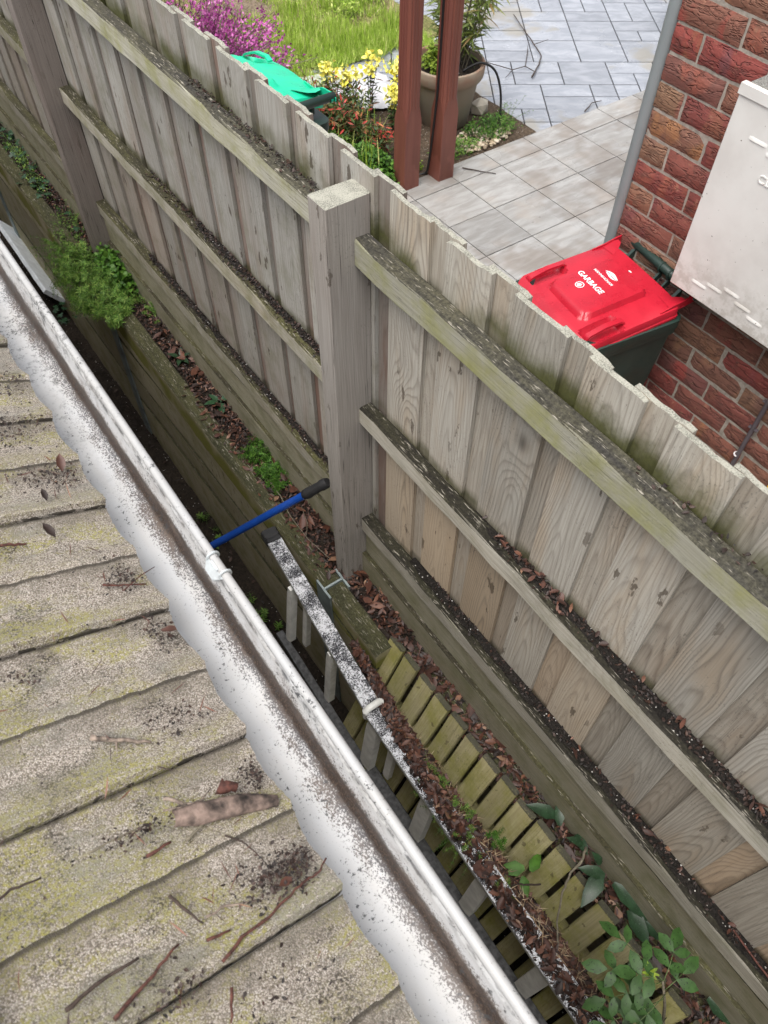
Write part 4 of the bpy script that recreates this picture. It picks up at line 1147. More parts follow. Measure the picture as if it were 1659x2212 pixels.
verandah('verandah_post', 'brown painted fluted post in front of the terracotta pot with a black hose down it', 2.876, 3.442, .112, .112)

# ------------------------------------------------------------------ terracotta pot, soil, hose
pot = thing('terracotta_pot', 'large weathered terracotta pot standing behind the brown posts', 'pot', (3.31, 3.97, GZ))
PC = (3.31, 3.97)
mb = MB()
mb.lathe([(.0, -2.60), (.150, -2.60), (.158, -2.59), (.205, -2.20), (.212, -2.175), (.228, -2.17), (.236, -2.15), (.242, -2.06), (.238, -2.045), (.222, -2.042), (.214, -2.06), (.205, -2.12), (0, -2.12)], 40, (PC[0], PC[1], 0))
mb.v = [(a, b, -2.6 + (c_ + 2.6) * .67) for a, b, c_ in mb.v]
add('vessel', smooth_by_angle(fixn(mb.mesh('vessel')), 45), M['pot'], None, pot)
mb = MB(); mb.lathe([(0, -2.255), (.12, -2.258), (.209, -2.262)], 28, (PC[0], PC[1], 0))
add('potting_soil', mb.mesh('potting_soil', True), M['soil'], None, pot)
def thick_tube(name, pts, r, m, label, cat, n=10):
    mb = MB(); P = [Vector(p) for p in pts]; out = []
    for i in range(len(P) - 1):
        p0 = P[max(i - 1, 0)]; p1 = P[i]; p2 = P[i + 1]; p3 = P[min(i + 2, len(P) - 1)]
        for k in range(6):
            t = k / 6
            out.append(.5 * ((2 * p1) + (p2 - p0) * t + (2 * p0 - 5 * p1 + 4 * p2 - p3) * t * t + (3 * p1 - p0 - 3 * p2 + p3) * t ** 3))
    out.append(P[-1]); mb.tube(out, r, n)
    o = add(name, fixn(mb.mesh(name, True)), m)
    return tag(o, label, cat) if label else o
thick_tube('garden_hose', [(3.33, 3.84, -2.25), (3.42, 3.79, -2.205), (3.51, 3.75, -2.25), (3.56, 3.73, -2.36), (3.57, 3.71, -2.48), (3.545, 3.68, -2.585)], .0075, M['hose'], 'black hose curving out of the terracotta pot to the pebbles', 'hose')
thick_tube('black_cable', [(2.812, 3.432, .8), (2.812, 3.436, -1.4), (2.813, 3.440, -2.0), (2.813, 3.46, -2.3), (2.812, 3.485, -2.52), (2.806, 3.50, -2.585), (2.76, 3.53, -2.60)], .0065, M['hose'], 'thin black cable running down the right brown post', 'cable')
# green glazed urn at the far side of the house corner
urn = thing('garden_urn', 'tall dark green glazed urn peeping past the grey pipe', 'urn', (5.75, 3.98, GZ))
mb = MB(); mb.lathe([(0, 0), (.13, 0), (.15, .03), (.235, .28), (.25, .42), (.22, .58), (.165, .66), (.185, .71), (.20, .73), (.185, .735), (.15, .69), (0, .66)], 36, (5.75, 3.98, -2.60))
add('vessel', smooth_by_angle(fixn(mb.mesh('vessel')), 50), M['urn'], None, urn)
# yellow handled tool leaning on the wall at the edge of the view
yt = thing('garden_tool', 'yellow tool handle with black grip leaning by the brick wall', 'garden tool', (2.05, .545, GZ))
mb = MB(); mb.tube([(1.98, .50, GZ), (2.085, .572, -2.02)], .014, 12); add('handle', fixn(mb.mesh('handle', True)), M['handle_yellow'], None, yt)
mb = MB(); mb.tube([(2.083, .571, -2.03), (2.095, .579, -1.955)], .018, 12); add('grip', fixn(mb.mesh('grip', True)), M['rubber'], None, yt)
# white foam board lying at the foot of the wall
mb = MB(); P_ = [(.655, 4.96), (.648, 5.72), (.70, 5.80), (.735, 5.78)]
fb = bar('foam_board', (.655, 4.80, -3.40), (.66, 5.85, -3.42), .16, .03, M['foam'], None, xd=(.8, 0, .6), cham=.003, seg=10, jit=.002)
tag(fb, 'chipped white foam board propped along the foot of the sleeper wall', 'board')
# white sheeting on the garden bed
mb = MB()
for_ = lambda u, v: Vector((2.70, 4.98)).lerp(Vector((3.32, 4.82)), u).lerp(Vector((2.74, 4.42)).lerp(Vector((3.24, 4.16)), u), v)
mb.quadgrid([[(for_(i / 14, j / 14).x + .02 * mnoise.noise(Vector((i * .4, j * .4, 8))), for_(i / 14, j / 14).y + .02 * mnoise.noise(Vector((i * .4, j * .4, 18))), -2.565 + .022 * mnoise.noise(Vector((i * .45, j * .5, 3)))) for j in range(15)] for i in range(15)])
tag(add('ground_sheet', smooth_by_angle(mb.mesh('ground_sheet')), M['sheet']), 'crumpled white ground sheet lying beside the yellow flowers', 'sheet')
# ------------------------------------------------------------------ leaf litter, dirt, small plants
def scatter(n, x0, x1, y0, y1): return np.column_stack([nrg.uniform(x0, x1, n), nrg.uniform(y0, y1, n)])
def litter(name, XY, Z, ln, wd, m, tilt=.55):
    n = len(XY); P = np.column_stack([XY, Z])
    a = nrg.uniform(0, 2 * np.pi, n); D = np.column_stack([np.cos(a), np.sin(a), nrg.uniform(-tilt * .5, tilt, n)])
    N = rnd_dirs(n) * .55 + np.array([0, 0, 1.0])
    L_ = nrg.uniform(*ln, n); W_ = L_ * nrg.uniform(*wd, n)
    me = leaf_mesh(name, P - D * (L_ * .5)[:, None], D, N, L_, W_, nrg.uniform(-.6, .9, n), nrg.uniform(-.5, .5, n))
    return struct(add(name, me, m), 'stuff')
# trench between wall and fence
n = 3800; XY = scatter(n, .790, .902, 1.40, 5.0)
litter('leaf_litter', XY, GZ + .010 + nrg.uniform(-.012, .020, n), (.006, .022), (.28, .55), M['litter'])
n = 1500
XY = scatter(n, .792, .902, -1.2, 1.38)
litter('leaf_litter', XY, GZ + .012 + nrg.uniform(-.012, .026, n) - .030 * (XY[:, 1] < 1.0), (.010, .040), (.30, .62), M['litter'])
n = 150; XY = scatter(n, .80, .895, -1.2, 3.2)
litter('leaf_litter', XY, GZ + .03 - .03 * (XY[:, 1] < 1.0) + nrg.uniform(-.01, .012, n), (.04, .075), (.35, .6), M['litter'], .9)
n = 4200; XY = scatter(n, .788, .904, -1.2, 5.0)
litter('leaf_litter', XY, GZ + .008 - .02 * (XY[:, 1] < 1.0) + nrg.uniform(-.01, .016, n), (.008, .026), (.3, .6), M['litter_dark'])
# drift caught between the ladder and the slats: slopes from the stile down to the boards
n = 3600; yy = nrg.uniform(-.75, 1.10, n); f = nrg.uniform(0, 1, n) ** .9
xl = np.where(yy > .85, .600 + (yy - .85) * .09, .578 + (yy - .1) * .02)
thin = np.interp(yy, [-.75, .2, .75, .95, 1.10], [1.0, 1.0, .75, .42, .22])
cover = np.interp(yy, [.55, .85], [.040, .0])
x = xl + (f * (.098 + cover)) * thin - .004 - cover * .9
z = np.where(x < xl + .004, -2.552, -2.556 - .225 * np.clip((x - xl) / .108, 0, 1.0)) + nrg.uniform(-.014, .008, n)
x = x + (1 - thin) * .04
litter('leaf_drift', np.column_stack([x, yy]), z, (.014, .044), (.3, .62), M['litter'], .7)
n = 8500; yy = nrg.uniform(-.75, 1.02, n); f = nrg.uniform(0, 1, n)
xl = np.where(yy > .85, .600 + (yy - .85) * .09, .578 + (yy - .1) * .02)
thin = np.interp(yy, [-.75, .2, .75, .95, 1.10], [1.0, 1.0, .8, .45, .25])
cover = np.interp(yy, [.55, .88], [.044, .002])
x = xl + f * (.100 + cover) * thin - .004 - cover + (1 - thin) * .04
litter('leaf_drift', np.column_stack([x, yy]), np.where(x < xl + .004, -2.560, -2.566 - .225 * np.clip((x - xl) / .108, 0, 1.0)) + nrg.uniform(-.010, .008, n), (.006, .020), (.3, .7), M['litter_dark'])
n = 420; yy = nrg.uniform(-.7, .9, n); xl = .585 + (yy - .1) * .02; f = nrg.uniform(0, 1, n)
litter('fine_twigs', np.column_stack([xl + f * .10, yy]), -2.550 - .21 * f + nrg.uniform(0, .006, n), (.02, .06), (.03, .06), M['straw'], .5)
n = 260; yy = nrg.uniform(-.7, 3.2, n)
litter('fine_twigs', np.column_stack([nrg.uniform(.80, .895, n), yy]), np.full(n, GZ + .018), (.02, .06), (.03, .06), M['litter'], .4)
# packed humus under the drift so that it does not float
mb = MB()
rows = []
for i in range(60):
    y = -.75 + 1.72 * i / 59; th = float(np.interp(y, [-.75, .2, .75, .97], [1, 1, .7, .25])); xl_ = .578 + (y - .1) * .02 if y < .85 else .600
    rows.append([(xl_ + (-.004 + .118 * j / 6) * (th if j > 0 else 1), y, -2.578 - .225 * j / 6 + .008 * mnoise.noise(Vector((y * 30, j, 2)))) for j in range(7)])
mb.quadgrid(rows)
mb.quadgrid([[r[0] for r in rows], [(r[0][0] + .02, r[0][1], r[0][2] - .05) for r in rows]])
struct(add('packed_humus', mb.mesh('packed_humus', True), M['soil']), 'stuff')
# leaves lying low on the side path and on the wall
n = 1500; XY = scatter(n, -.3, .70, -1.4, 7.0)
litter('path_litter', XY, LZ + .02 + nrg.uniform(0, .02, n), (.010, .04), (.3, .6), M['litter_dark'])
n = 160; XY = scatter(n, .715, .785, 1.4, 2.7); XY[:, 0] = .785 - np.abs(nrg.normal(0, .022, n))
litter('wall_leaves', XY, np.full(n, -2.602) + nrg.uniform(0, .006, n), (.012, .038), (.3, .6), M['litter'], .2)
# dirt lying along the rails
def ledge_dirt(y0, y1, z, n, x0=.884, x1=.926, big=.25):
    XY = np.column_stack([x1 - np.abs(nrg.normal(0, .016, n)), nrg.uniform(y0, y1, n)]); XY[:, 0] = np.clip(XY[:, 0], x0, x1)
    litter('ledge_debris', XY, np.full(n, z) + nrg.uniform(.0, .008, n), (.004, .014), (.3, .8), M['litter_dark'], .4)
ledge_dirt(-.6, .76, -1.676, 900); ledge_dirt(1.44, 2.9, -1.678, 900); ledge_dirt(-.7, 1.0, -2.218, 500); ledge_dirt(1.45, 3.2, -2.240, 900)
ledge_dirt(1.5, 2.3, -1.1, 350); ledge_dirt(.1, .5, -1.1, 60)
def mound(name, y0, y1, x0, x1, z, h, m):
    mb = MB(); ny, nx = max(8, int((y1 - y0) / .02)), 6
    rows = []
    for i in range(ny + 1):
        fy = i / ny; e = min(1, min(fy, 1 - fy) * 5)
        rows.append([(x0 + (x1 - x0) * (1 - (1 - j / nx) * (.75 + .25 * mnoise.noise(Vector((i * .35, 1, z))))), y0 + (y1 - y0) * fy,
                      z - .002 + (h * e * (math.sin(math.pi * (.12 + .88 * j / nx) * .6)) * (.75 + .5 * mnoise.noise(Vector((i * .5, j * .7, z))))) * (0 if j == 0 else 1)) for j in range(nx + 1)])
    mb.quadgrid(rows); return struct(add(name, mb.mesh(name, True), m), 'stuff')
mound('ledge_dirt', -.9, .86, .889, .927, -1.680, .011, M['grit'])
mound('ledge_dirt', 1.45, 2.6, .892, .927, -1.680, .007, M['grit'])
mound('ledge_dirt', -.9, 1.1, .888, .927, -2.2215, .007, M['grit'])
mound('ledge_dirt', 1.45, 3.4, .892, .927, -2.2415, .008, M['grit'])
n = 52; yy = np.concatenate([nrg.normal(.58, .09, 40), nrg.uniform(-.3, .4, 12)]); XY = np.column_stack([.926 - np.abs(nrg.normal(0, .018, n)), yy])
litter('ledge_leaves', XY, np.full(n, -1.668) + nrg.uniform(0, .012, n), (.010, .032), (.3, .6), M['litter'], .5)
n = 16; XY = np.column_stack([.924 - np.abs(nrg.normal(0, .015, n)), nrg.uniform(-.3, .5, n)])
litter('ledge_leaves', XY, np.full(n, -2.21) + nrg.uniform(0, .01, n), (.010, .034), (.3, .6), M['litter'], .5)

# ------------------------------------------------------------------ green plants
def sprig_plant(name, label, cat, base, n, spread, height, m, hang=(0, 0), whorl=6, lf=(.010, .018), wf=.24, seg=6, stem=.0011, group=None, lean=None):
    """Straggling stems with whorls of narrow leaves (cleavers)."""
    t = thing(name, label, cat, base, 0, group)
    mb = MB(); P, D, N, L_ = [], [], [], []
    for i in range(n):
        a = rng.uniform(0, 2 * math.pi); r0 = math.sqrt(rng.random())
        p = Vector((base[0] + spread[0] * r0 * math.cos(a), base[1] + spread[1] * r0 * math.sin(a), base[2] - .01))
        h = height * rng.uniform(.5, 1.1) * (1.15 - .5 * r0)
        d = Vector((math.cos(a) * r0 * .7 + hang[0] * rng.random(), math.sin(a) * r0 * .7 + hang[1] * rng.random(), 1)).normalized()
        pts = [p]
        for k in range(seg):
            d = (d + Vector((rng.gauss(0, .22), rng.gauss(0, .22), -.10 * k / seg * 2))).normalized()
            p = p + d * (h / seg); pts.append(p)
            if k >= 1 or n > 50:
                a1 = Vector((-d.y, d.x, .01)).normalized(); a2 = d.cross(a1)
                nw = whorl
                for q in range(nw):
                    b = 2 * math.pi * (q + .5 * (k % 2)) / nw
                    o = a1 * math.cos(b) + a2 * math.sin(b)
                    P.append(p); D.append(o + d * .45); N.append(d); L_.append(rng.uniform(*lf) * (1.1 - .4 * k / seg))
        mb.tube(pts, [stem * (1.2 - .7 * k / seg) for k in range(seg + 1)], 4, False)
    add('stems', mb.mesh('stems'), M['greenstem'], None, t)['kind'] = 'stuff'
    L_ = np.array(L_)
    o = add('leaves', leaf_mesh('leaves', P, D, N, L_, L_ * wf, .2, .2), m, None, t); o['kind'] = 'stuff'
    return t
def rosette(name, label, cat, base, n, ln, wd, m, up=.5, leaves_sep=True, fold=.25, group=None, curl=.35, prof=(.25, .95, .75, .04)):
    t = thing(name, label, cat, base, 0, group)
    for i in range(n):
        a = 2 * math.pi * (i + rng.uniform(-.3, .3)) / n
        u = up * rng.uniform(.5, 1.4)
        D = np.array([[math.cos(a), math.sin(a), u]]); Nn = np.array([[-u * math.cos(a), -u * math.sin(a), 1.0]])
        L1 = rng.uniform(*ln)
        me = leaf_mesh('leaf', np.array([base]) + D * .006, D, Nn, np.array([L1]), np.array([L1 * wd]), fold, curl, prof)
        add('leaf', me, m, None, t)
    return t
def herb(name, label, cat, base, n, spread, height, m, ls=(.010, .02), wf=.7, group=None, dome=True, stems=True, stemm=None):
    """Bushy herb: leaflets spread through a domed volume, on thin stems."""
    t = thing(name, label, cat, base, 0, group)
    g = rnd_dirs(n); r = nrg.random(n) ** .4
    P = np.column_stack([g[:, 0] * r * spread[0], g[:, 1] * r * spread[1], np.abs(g[:, 2]) * r * height]) + np.array(base)
    lump = np.array([mnoise.noise(Vector(p * 18)) for p in P])
    P = P[lump > -.18]; n = len(P)
    D = rnd_dirs(n, .25); N = rnd_dirs(n) * .6 + np.array([0, 0, 1.0])
    L_ = nrg.uniform(*ls, n)
    o = add('leaves', leaf_mesh('leaves', P, D, N, L_, L_ * wf, .2, .25), m, None, t); o['kind'] = 'stuff'
    if stems:
        mb = MB()
        for k in nrg.choice(n, min(n, 60), replace=False):
            q = P[k]; b = (base[0] + (q[0] - base[0]) * .2, base[1] + (q[1] - base[1]) * .2, base[2] - .01)
            mb.tube([b, tuple((np.array(b) + q) / 2 + np.array([0, 0, .01])), tuple(q)], .0012, 4, False)
        add('stems', mb.mesh('stems'), stemm or M['greenstem'], None, t)['kind'] = 'stuff'
    return t
# the big clump spilling over the wall
sprig_plant('cleavers', 'dense bright green weed clump spilling over the sleeper wall by the far post', 'weed', (.715, 3.64, -2.61), 230, (.105, .36), .19, M['weed'], hang=(-1.0, -.2), lf=(.018, .034), wf=.2)
herb('parsley', 'rounded lobed green herb growing against the foot of the far fence post', 'herb', (.835, 3.62, -2.60), 1100, (.085, .22), .17, M['parsley'], (.018, .034), .85)
sprig_plant('cleavers', 'tall thin pale green weeds standing beyond the far fence post along the trench', 'weed', (.80, 4.15, -2.60), 40, (.05, .30), .13, M['weed'], lf=(.008, .014))
sprig_plant('cleavers', 'wispy seeding weed leaning out over the white foam board', 'weed', (.68, 3.98, -2.60), 34, (.07, .20), .18, M['weed'], hang=(-.8, .1), lf=(.010, .018), seg=8)
def ivy_patch(name, label, cx, cy, cz, sx, sy, n, ls=(.03, .055), m='ivy'):
    t = thing(name, label, 'ivy', (cx, cy, cz))
    for i in range(n):
        p = Vector((cx + rng.gauss(0, sx), cy + rng.gauss(0, sy), cz + rng.uniform(.0, .06)))
        a = rng.uniform(0, 6.28); s_ = rng.uniform(*ls); u = Vector((rng.gauss(0, .35), rng.gauss(0, .35), 1)).normalized()
        fx = Vector((math.cos(a), math.sin(a), 0)); fx = (fx - u * fx.dot(u)).normalized(); fy = u.cross(fx)
        pr = [(0, -.08), (-.28, -.28), (-.50, -.02), (-.26, .12), (-.34, .46), (-.08, .36), (0, .78), (.08, .36), (.34, .46), (.26, .12), (.50, -.02), (.28, -.28)]
        mb = MB(); mb.v = [tuple(p)] + [tuple(p + fx * (x * s_) + fy * (y * s_) + u * (-.18 * s_ * (x * x + y * y))) for x, y in pr]
        mb.f = [(0, k + 1, (k + 1) % 12 + 1) for k in range(12)]
        add('leaf', mb.mesh('leaf'), M[m], None, t)
    return t
ivy_patch('ivy', 'dark lobed ivy crowding the trench at the far left edge', .85, 5.45, -2.60, .035, .42, 70)
ivy_patch('ivy', 'few bluish ivy leaves on the sleeper beside the far post', .80, 4.62, -2.60, .03, .18, 18, (.035, .055))
ivy_patch('ivy', 'small dark ivy sprig in front of the white foam board', .60, 4.45, -3.35, .03, .10, 12, (.04, .06))
herb('chickweed', 'low light green weed among the ivy at the left', 'weed', (.82, 5.0, -2.61), 500, (.06, .5), .07, M['weed'], (.008, .016), .6)
rosette('foxglove', 'small plant with five pointed leaves in the bark chips of the trench', 'plant', (.832, 2.868, -2.60), 5, (.05, .068), .42, M['mottled'], .75)
rosette('foxglove', 'dark four leaved seedling in the trench nearer the corner post', 'plant', (.846, 2.500, -2.60), 4, (.055, .08), .5, M['ivy'], .45)
sprig_plant('cleavers', 'feathery bright green weed tuft in the trench left of the blue pole', 'weed', (.848, 2.04, -2.61), 80, (.055, .15), .105, M['parsley'], lf=(.014, .024), whorl=6)
sprig_plant('cleavers', 'thin green weed under the bottom rail just past the big clump', 'weed', (.875, 3.30, -2.61), 24, (.025, .10), .11, M['weed'], lf=(.009, .016))
sprig_plant('cleavers', 'green weed sprigs trailing over the ladder rail into the gap', 'weed', (.600, .475, -2.61), 42, (.035, .13), .10, M['weed'], hang=(-.9, .1), lf=(.009, .016))
sprig_plant('cleavers', 'lone sprig of weed hanging below the ladder rail', 'weed', (.572, .330, -2.60), 16, (.025, .05), .12, M['weed'], hang=(-1.6, 0), lf=(.009, .016))
sprig_plant('cleavers', 'tiny weed seedling among dead leaves close to the slats', 'weed', (.672, .290, -2.645), 8, (.02, .03), .045, M['parsley'], lf=(.010, .016))
sprig_plant('cleavers', 'small weed tuft rooted on the ladder rail nearest the camera', 'weed', (.575, .135, -2.575), 10, (.02, .03), .05, M['weed'], lf=(.010, .016))
for k, (x, y, lb) in enumerate(((.62, 2.55, 'sparse green weeds on the dark path below the sleeper wall'), (.60, 1.95, 'green weed at the foot of the wall left of the ladder'), (.50, 3.3, 'small weed on the dark path near the gutter'))):
    sprig_plant('path_weed', lb, 'weed', (x, y, LZ + .02), 9, (.06, .16), .10, M['weed'], lf=(.02, .04), whorl=4)
# mottled broad leaves below the slats' tops
t = thing('lungwort', 'dark broad pointed leaves with pale mottling beside the ends of the slats', 'plant', (.85, .02, -2.61))
for (bx_, by_, bz, dx, dy, dz, L1, w1) in ((.86, .215, -2.585, -.5, .75, .35, .105, .46), (.87, .14, -2.58, -.2, -.8, .45, .07, .55), (.90, .08, -2.57, .2, -.9, .1, .11, .36), (.865, .105, -2.57, -.4, .5, .5, .06, .5),
    (.85, .01, -2.56, -.9, -.25, .15, .12, .46), (.855, .0, -2.565, -.5, .6, .3, .085, .5), (.86, -.03, -2.565, .1, -.9, .2, .135, .40), (.885, -.02, -2.575, .35, -.85, .1, .115, .33),
    (.85, -.11, -2.58, -.15, -.9, .15, .11, .5), (.868, -.16, -2.585, .2, -.8, .2, .10, .5), (.862, .03, -2.55, -.1, .4, .8, .06, .5), (.88, .05, -2.56, .5, .4, .4, .07, .45), (.87, -.40, -2.58, .1, -.9, .2, .09, .5), (.85, .19, -2.59, .3, .5, .4, .07, .5)):
    L1 *= .95
    add('leaf', leaf_mesh('leaf', [(bx_, by_, bz)], [(dx, dy, dz)], [(-dx * dz * .5, -dy * dz * .5, 1)], np.array([L1]), np.array([L1 * w1]), .22, .35, (.3, 1.0, .72, .02), (0, .35, .7, 1)), M['mottled'], None, t)
t = thing('ivy', 'single three lobed glossy green ivy leaf pair on the leaf litter', 'ivy', (.69, .16, -2.67))
for (a, s_, dx, dy) in ((2.6, .085, 0, 0), (.4, .07, .01, -.02), (4.2, .06, -.02, -.015)):
    p = Vector((.69 + dx, .165 + dy, -2.655)); u = Vector((-.3, 0, 1)).normalized(); fx = Vector((math.cos(a), math.sin(a), .1)).normalized(); fy = u.cross(fx)
    add('leaf', leaf_mesh('leaf', [tuple(p)], [tuple(fx)], [tuple(u)], np.array([s_]), np.array([s_ * .55]), .2, .3, (.3, 1, .7, .02)), M['parsley'], None, t)
# pinnate seedling in the near corner
t = thing('seedling', 'young shrub seedling with toothed green leaflets speckled black, in the near right corner', 'seedling', (.73, -.40, -2.72))
mb = MB(); SP = [(.735, -.40, -2.80), (.730, -.375, -2.62), (.722, -.325, -2.46), (.720, -.268, -2.33)]
mb.tube(SP, [.0055, .005, .0042, .003], 8); add('stem', mb.mesh('stem', True), M['greystem'], None, t)
fr = [((.720, -.268, -2.33), (.62, -.165, -2.33), 3), ((.720, -.27, -2.335), (.575, -.215, -2.36), 4), ((.720, -.268, -2.33), (.70, -.135, -2.33), 3), ((.720, -.27, -2.33), (.80, -.235, -2.335), 3),
      ((.721, -.30, -2.39), (.60, -.30, -2.37), 4), ((.722, -.31, -2.42), (.545, -.255, -2.40), 4), ((.720, -.29, -2.37), (.785, -.29, -2.36), 2), ((.73, -.36, -2.55), (.64, -.345, -2.44), 3), ((.72, -.268, -2.33), (.665, -.215, -2.30), 3)]
for (a, b, k) in fr:
    a, b = Vector(a), Vector(b); d = b - a
    mb = MB(); mid = (a + b) / 2 + Vector((0, 0, .012)); mb.tube([a, mid, b], .0012, 5); add('leaf_stalk', mb.mesh('leaf_stalk', True), M['greenstem'], None, t)
    sd = d.cross(Vector((0, 0, 1))).normalized()
    L0 = .058
    items = [(b, d.normalized(), L0 * 1.1)]
    for q in range(k - 1):
        f = .42 + .45 * q / max(1, k - 2) if k > 2 else .6
        p = a + d * f + Vector((0, 0, .011))
        for sg in (-1, 1): items.append((p, (sd * sg + d.normalized() * .55).normalized(), L0 * rng.uniform(.78, 1.02)))
    for (p, dd, L1) in items:
        nn = Vector((rng.gauss(0, .18), rng.gauss(0, .18), 1))
        add('leaflet', leaf_mesh('leaflet', [tuple(p)], [tuple(dd)], [tuple(nn)], np.array([L1]), np.array([L1 * .56]), .15, .22, (.12, .95, .85, .06), (0, .36, .72, 1)), M['seedling'], None, t)
P = np.array([(.700, -.235, -2.315)] * 16); D = rnd_dirs(16, .4)
add('new_shoots', leaf_mesh('new_shoots', P, D, np.tile([[0, 0, 1.0]], (16, 1)), nrg.uniform(.018, .03, 16), .009, .3, .2), M['cushion'], None, t)

# ------------------------------------------------------------------ twigs
def twig(name, label, pts, r, m, cat='twig', side=(), group=None, n=7):
    pts = [Vector(p) for p in pts]
    fine = []
    for i in range(len(pts) - 1):
        for k in range(4):
            f = k / 4; p = pts[i].lerp(pts[i + 1], f)
            j_ = min(r, .004) * .28; fine.append(p + Vector((rng.gauss(0, j_), rng.gauss(0, j_), rng.gauss(0, j_))))
    fine.append(pts[-1])
    mb = MB(); L_ = len(fine); mb.tube(fine, [r * (1.1 - .55 * i / L_) * rng.uniform(.85, 1.15) for i in range(L_)], n)
    for s_ in side: mb.tube([Vector(q) for q in s_], [r * .6] * (len(s_) - 1) + [r * .3], 5)
    o = add(name, mb.mesh(name, True), m)
    return tag(o, label, cat, group)
up = lambda pts, h: [(p[0], p[1], (EZ + (EX - p[0]) * math.tan(PIT) + h) if p[2] > -1.3 else p[2] + h) for p in pts]
twig('stick', 'bare grey stick leaning across the slats near the mottled leaves', [(.842, .092, -2.50), (.80, .070, -2.475), (.755, .066, -2.50), (.715, .04, -2.56), (.66, -.01, -2.62), (.625, -.06, -2.64)], .0042, M['greystem'], 'stick')
twig('stick', 'dark forked stick lying on the leaf drift beside the ladder', [(.70, .10, -2.655), (.66, .12, -2.63), (.635, .135, -2.61), (.60, .15, -2.585), (.565, .19, -2.58)], .003, M['twig'], 'stick', side=([(.635, .135, -2.61), (.60, .22, -2.585), (.57, .27, -2.585)], [(.62, .14, -2.60), (.60, .06, -2.58), (.595, .02, -2.58)]))
twig('stick', 'long brown stem lying behind the mottled leaves against the plinth', [(.87, .12, -2.575), (.885, .02, -2.565), (.895, -.08, -2.56), (.90, -.18, -2.575)], .0045, M['twig'], 'stick')
twig('twig', 'forked twig lying on the bottom rail at the right edge', [(.915, -.28, -2.212), (.90, -.40, -2.208), (.893, -.46, -2.206), (.905, -.56, -2.206)], .0028, M['redtwig'], side=([(.897, -.44, -2.206), (.880, -.45, -2.204), (.872, -.445, -2.202)], [(.893, -.46, -2.206), (.872, -.49, -2.204), (.865, -.50, -2.203)]))
twig('twig', 'curved bare twig on the bark in front of the middle post', [(.800, 1.95, -2.595), (.795, 1.85, -2.585), (.775, 1.74, -2.59), (.775, 1.60, -2.590), (.795, 1.47, -2.585)], .0022, M['greystem'], side=([(.778, 1.62, -2.59), (.81, 1.66, -2.57), (.83, 1.74, -2.56)],))
RT = 'fallen twigs on the tiles'
h = .004
def bark(label, pts, r, m):
    pts = [Vector(p) for p in pts]; mb = MB(); rings = []; n = 26
    for i in range(n + 1):
        f = i / n * (len(pts) - 1); k = min(int(f), len(pts) - 2); p = pts[k].lerp(pts[k + 1], f - k)
        t_ = (pts[k + 1] - pts[k]).normalized(); sd = t_.cross(Vector((0, 0, 1))).normalized(); u_ = sd.cross(t_)
        rr = r * (.42 + .62 * math.sin(math.pi * (.08 + .72 * (1 - i / n)))) * (1 + .12 * mnoise.noise(Vector((i * .22, 4, 1))))
        a0, a1 = -50 + 40 * mnoise.noise(Vector((i * .5, 1, 1))), 215 + 45 * mnoise.noise(Vector((i * .5, 7, 1)))
        rings.append([p + (sd * math.cos(R(a0 + (a1 - a0) * q / 9)) * 1.35 + u_ * math.sin(R(a0 + (a1 - a0) * q / 9)) * .8) * rr * (1 + .06 * mnoise.noise(Vector((i * .9, q * .9, 3)))) for q in range(10)])
    mb.loft(rings, False, False)
    o = add('bark_piece', mb.mesh('bark_piece', True), m)
    return tag(o, label, 'bark')
bark('thick curl of pale pinkish bark lying on the roof tiles', up([(-.066, .391, -1.113), (-.03, .381, -1.127), (.024, .367, -1.15), (.066, .349, -1.168)], .009), .0115, M['bark'])
twig('bark_piece', 'small dark curl of bark beside the pale bark on the tiles', up([(.004, .406, -1.142), (.026, .392, -1.15)], .012), .010, M['redtwig'], 'bark')
twig('twig', 'short grey forked twig just above the pale bark', up([(-.065, .424, -1.111), (-.045, .404, -1.12), (-.03, .395, -1.127)], .010), .0027, M['paletwig'], side=(up([(-.073, .407, -1.108), (-.048, .401, -1.119), (-.025, .398, -1.128), (-.006, .408, -1.138)], .010),))
twig('twig', 'stubby broken twig under the left end of the pale bark', up([(-.066, .357, -1.111), (-.032, .368, -1.126)], .006), .0023, M['greystem'])
twig('twig', 'longest reddish twig running up the tiles from the gutter edge', up([(-.090, .199, -1.101), (-.06, .212, -1.114), (-.02, .215, -1.131), (.017, .226, -1.147), (.045, .232, -1.159), (.061, .231, -1.165), (.082, .243, -1.172)], .012), .0022, M['redtwig'])
twig('twig', 'straight red brown twig in the bottom left part of the roof', up([(-.213, .21, -1.049), (-.185, .221, -1.061), (-.152, .235, -1.075), (-.125, .245, -1.086)], h), .0025, M['redtwig'])
twig('twig', 'dull brown twig at the left, lying parallel to the red brown one', up([(-.25, .246, -1.033), (-.216, .253, -1.048), (-.168, .255, -1.068)], h), .0028, M['twig'])
twig('twig', 'knobbly dark twig in the middle of the lower tiles', up([(-.111, .303, -1.092), (-.103, .281, -1.096), (-.091, .252, -1.101)], h), .0023, M['twig'])
twig('twig', 'pale bent twig beside the dark debris near the eave', up([(-.085, .256, -1.103), (-.06, .257, -1.114), (-.019, .241, -1.131)], h), .0020, M['paletwig'])
twig('twig', 'thin arched dark twig right of the bark on the tiles', up([(-.02, .34, -1.131), (-.004, .321, -1.138), (.005, .298, -1.141), (.009, .277, -1.143)], h), .0012, M['twig'])
twig('twig', 'lichen banded twig lying across the middle tile', up([(-.113, .554, -1.091), (-.082, .536, -1.105), (-.046, .513, -1.12)], h), .0037, M['paletwig'], side=(up([(-.084, .538, -1.103), (-.09, .522, -1.10)], h),))
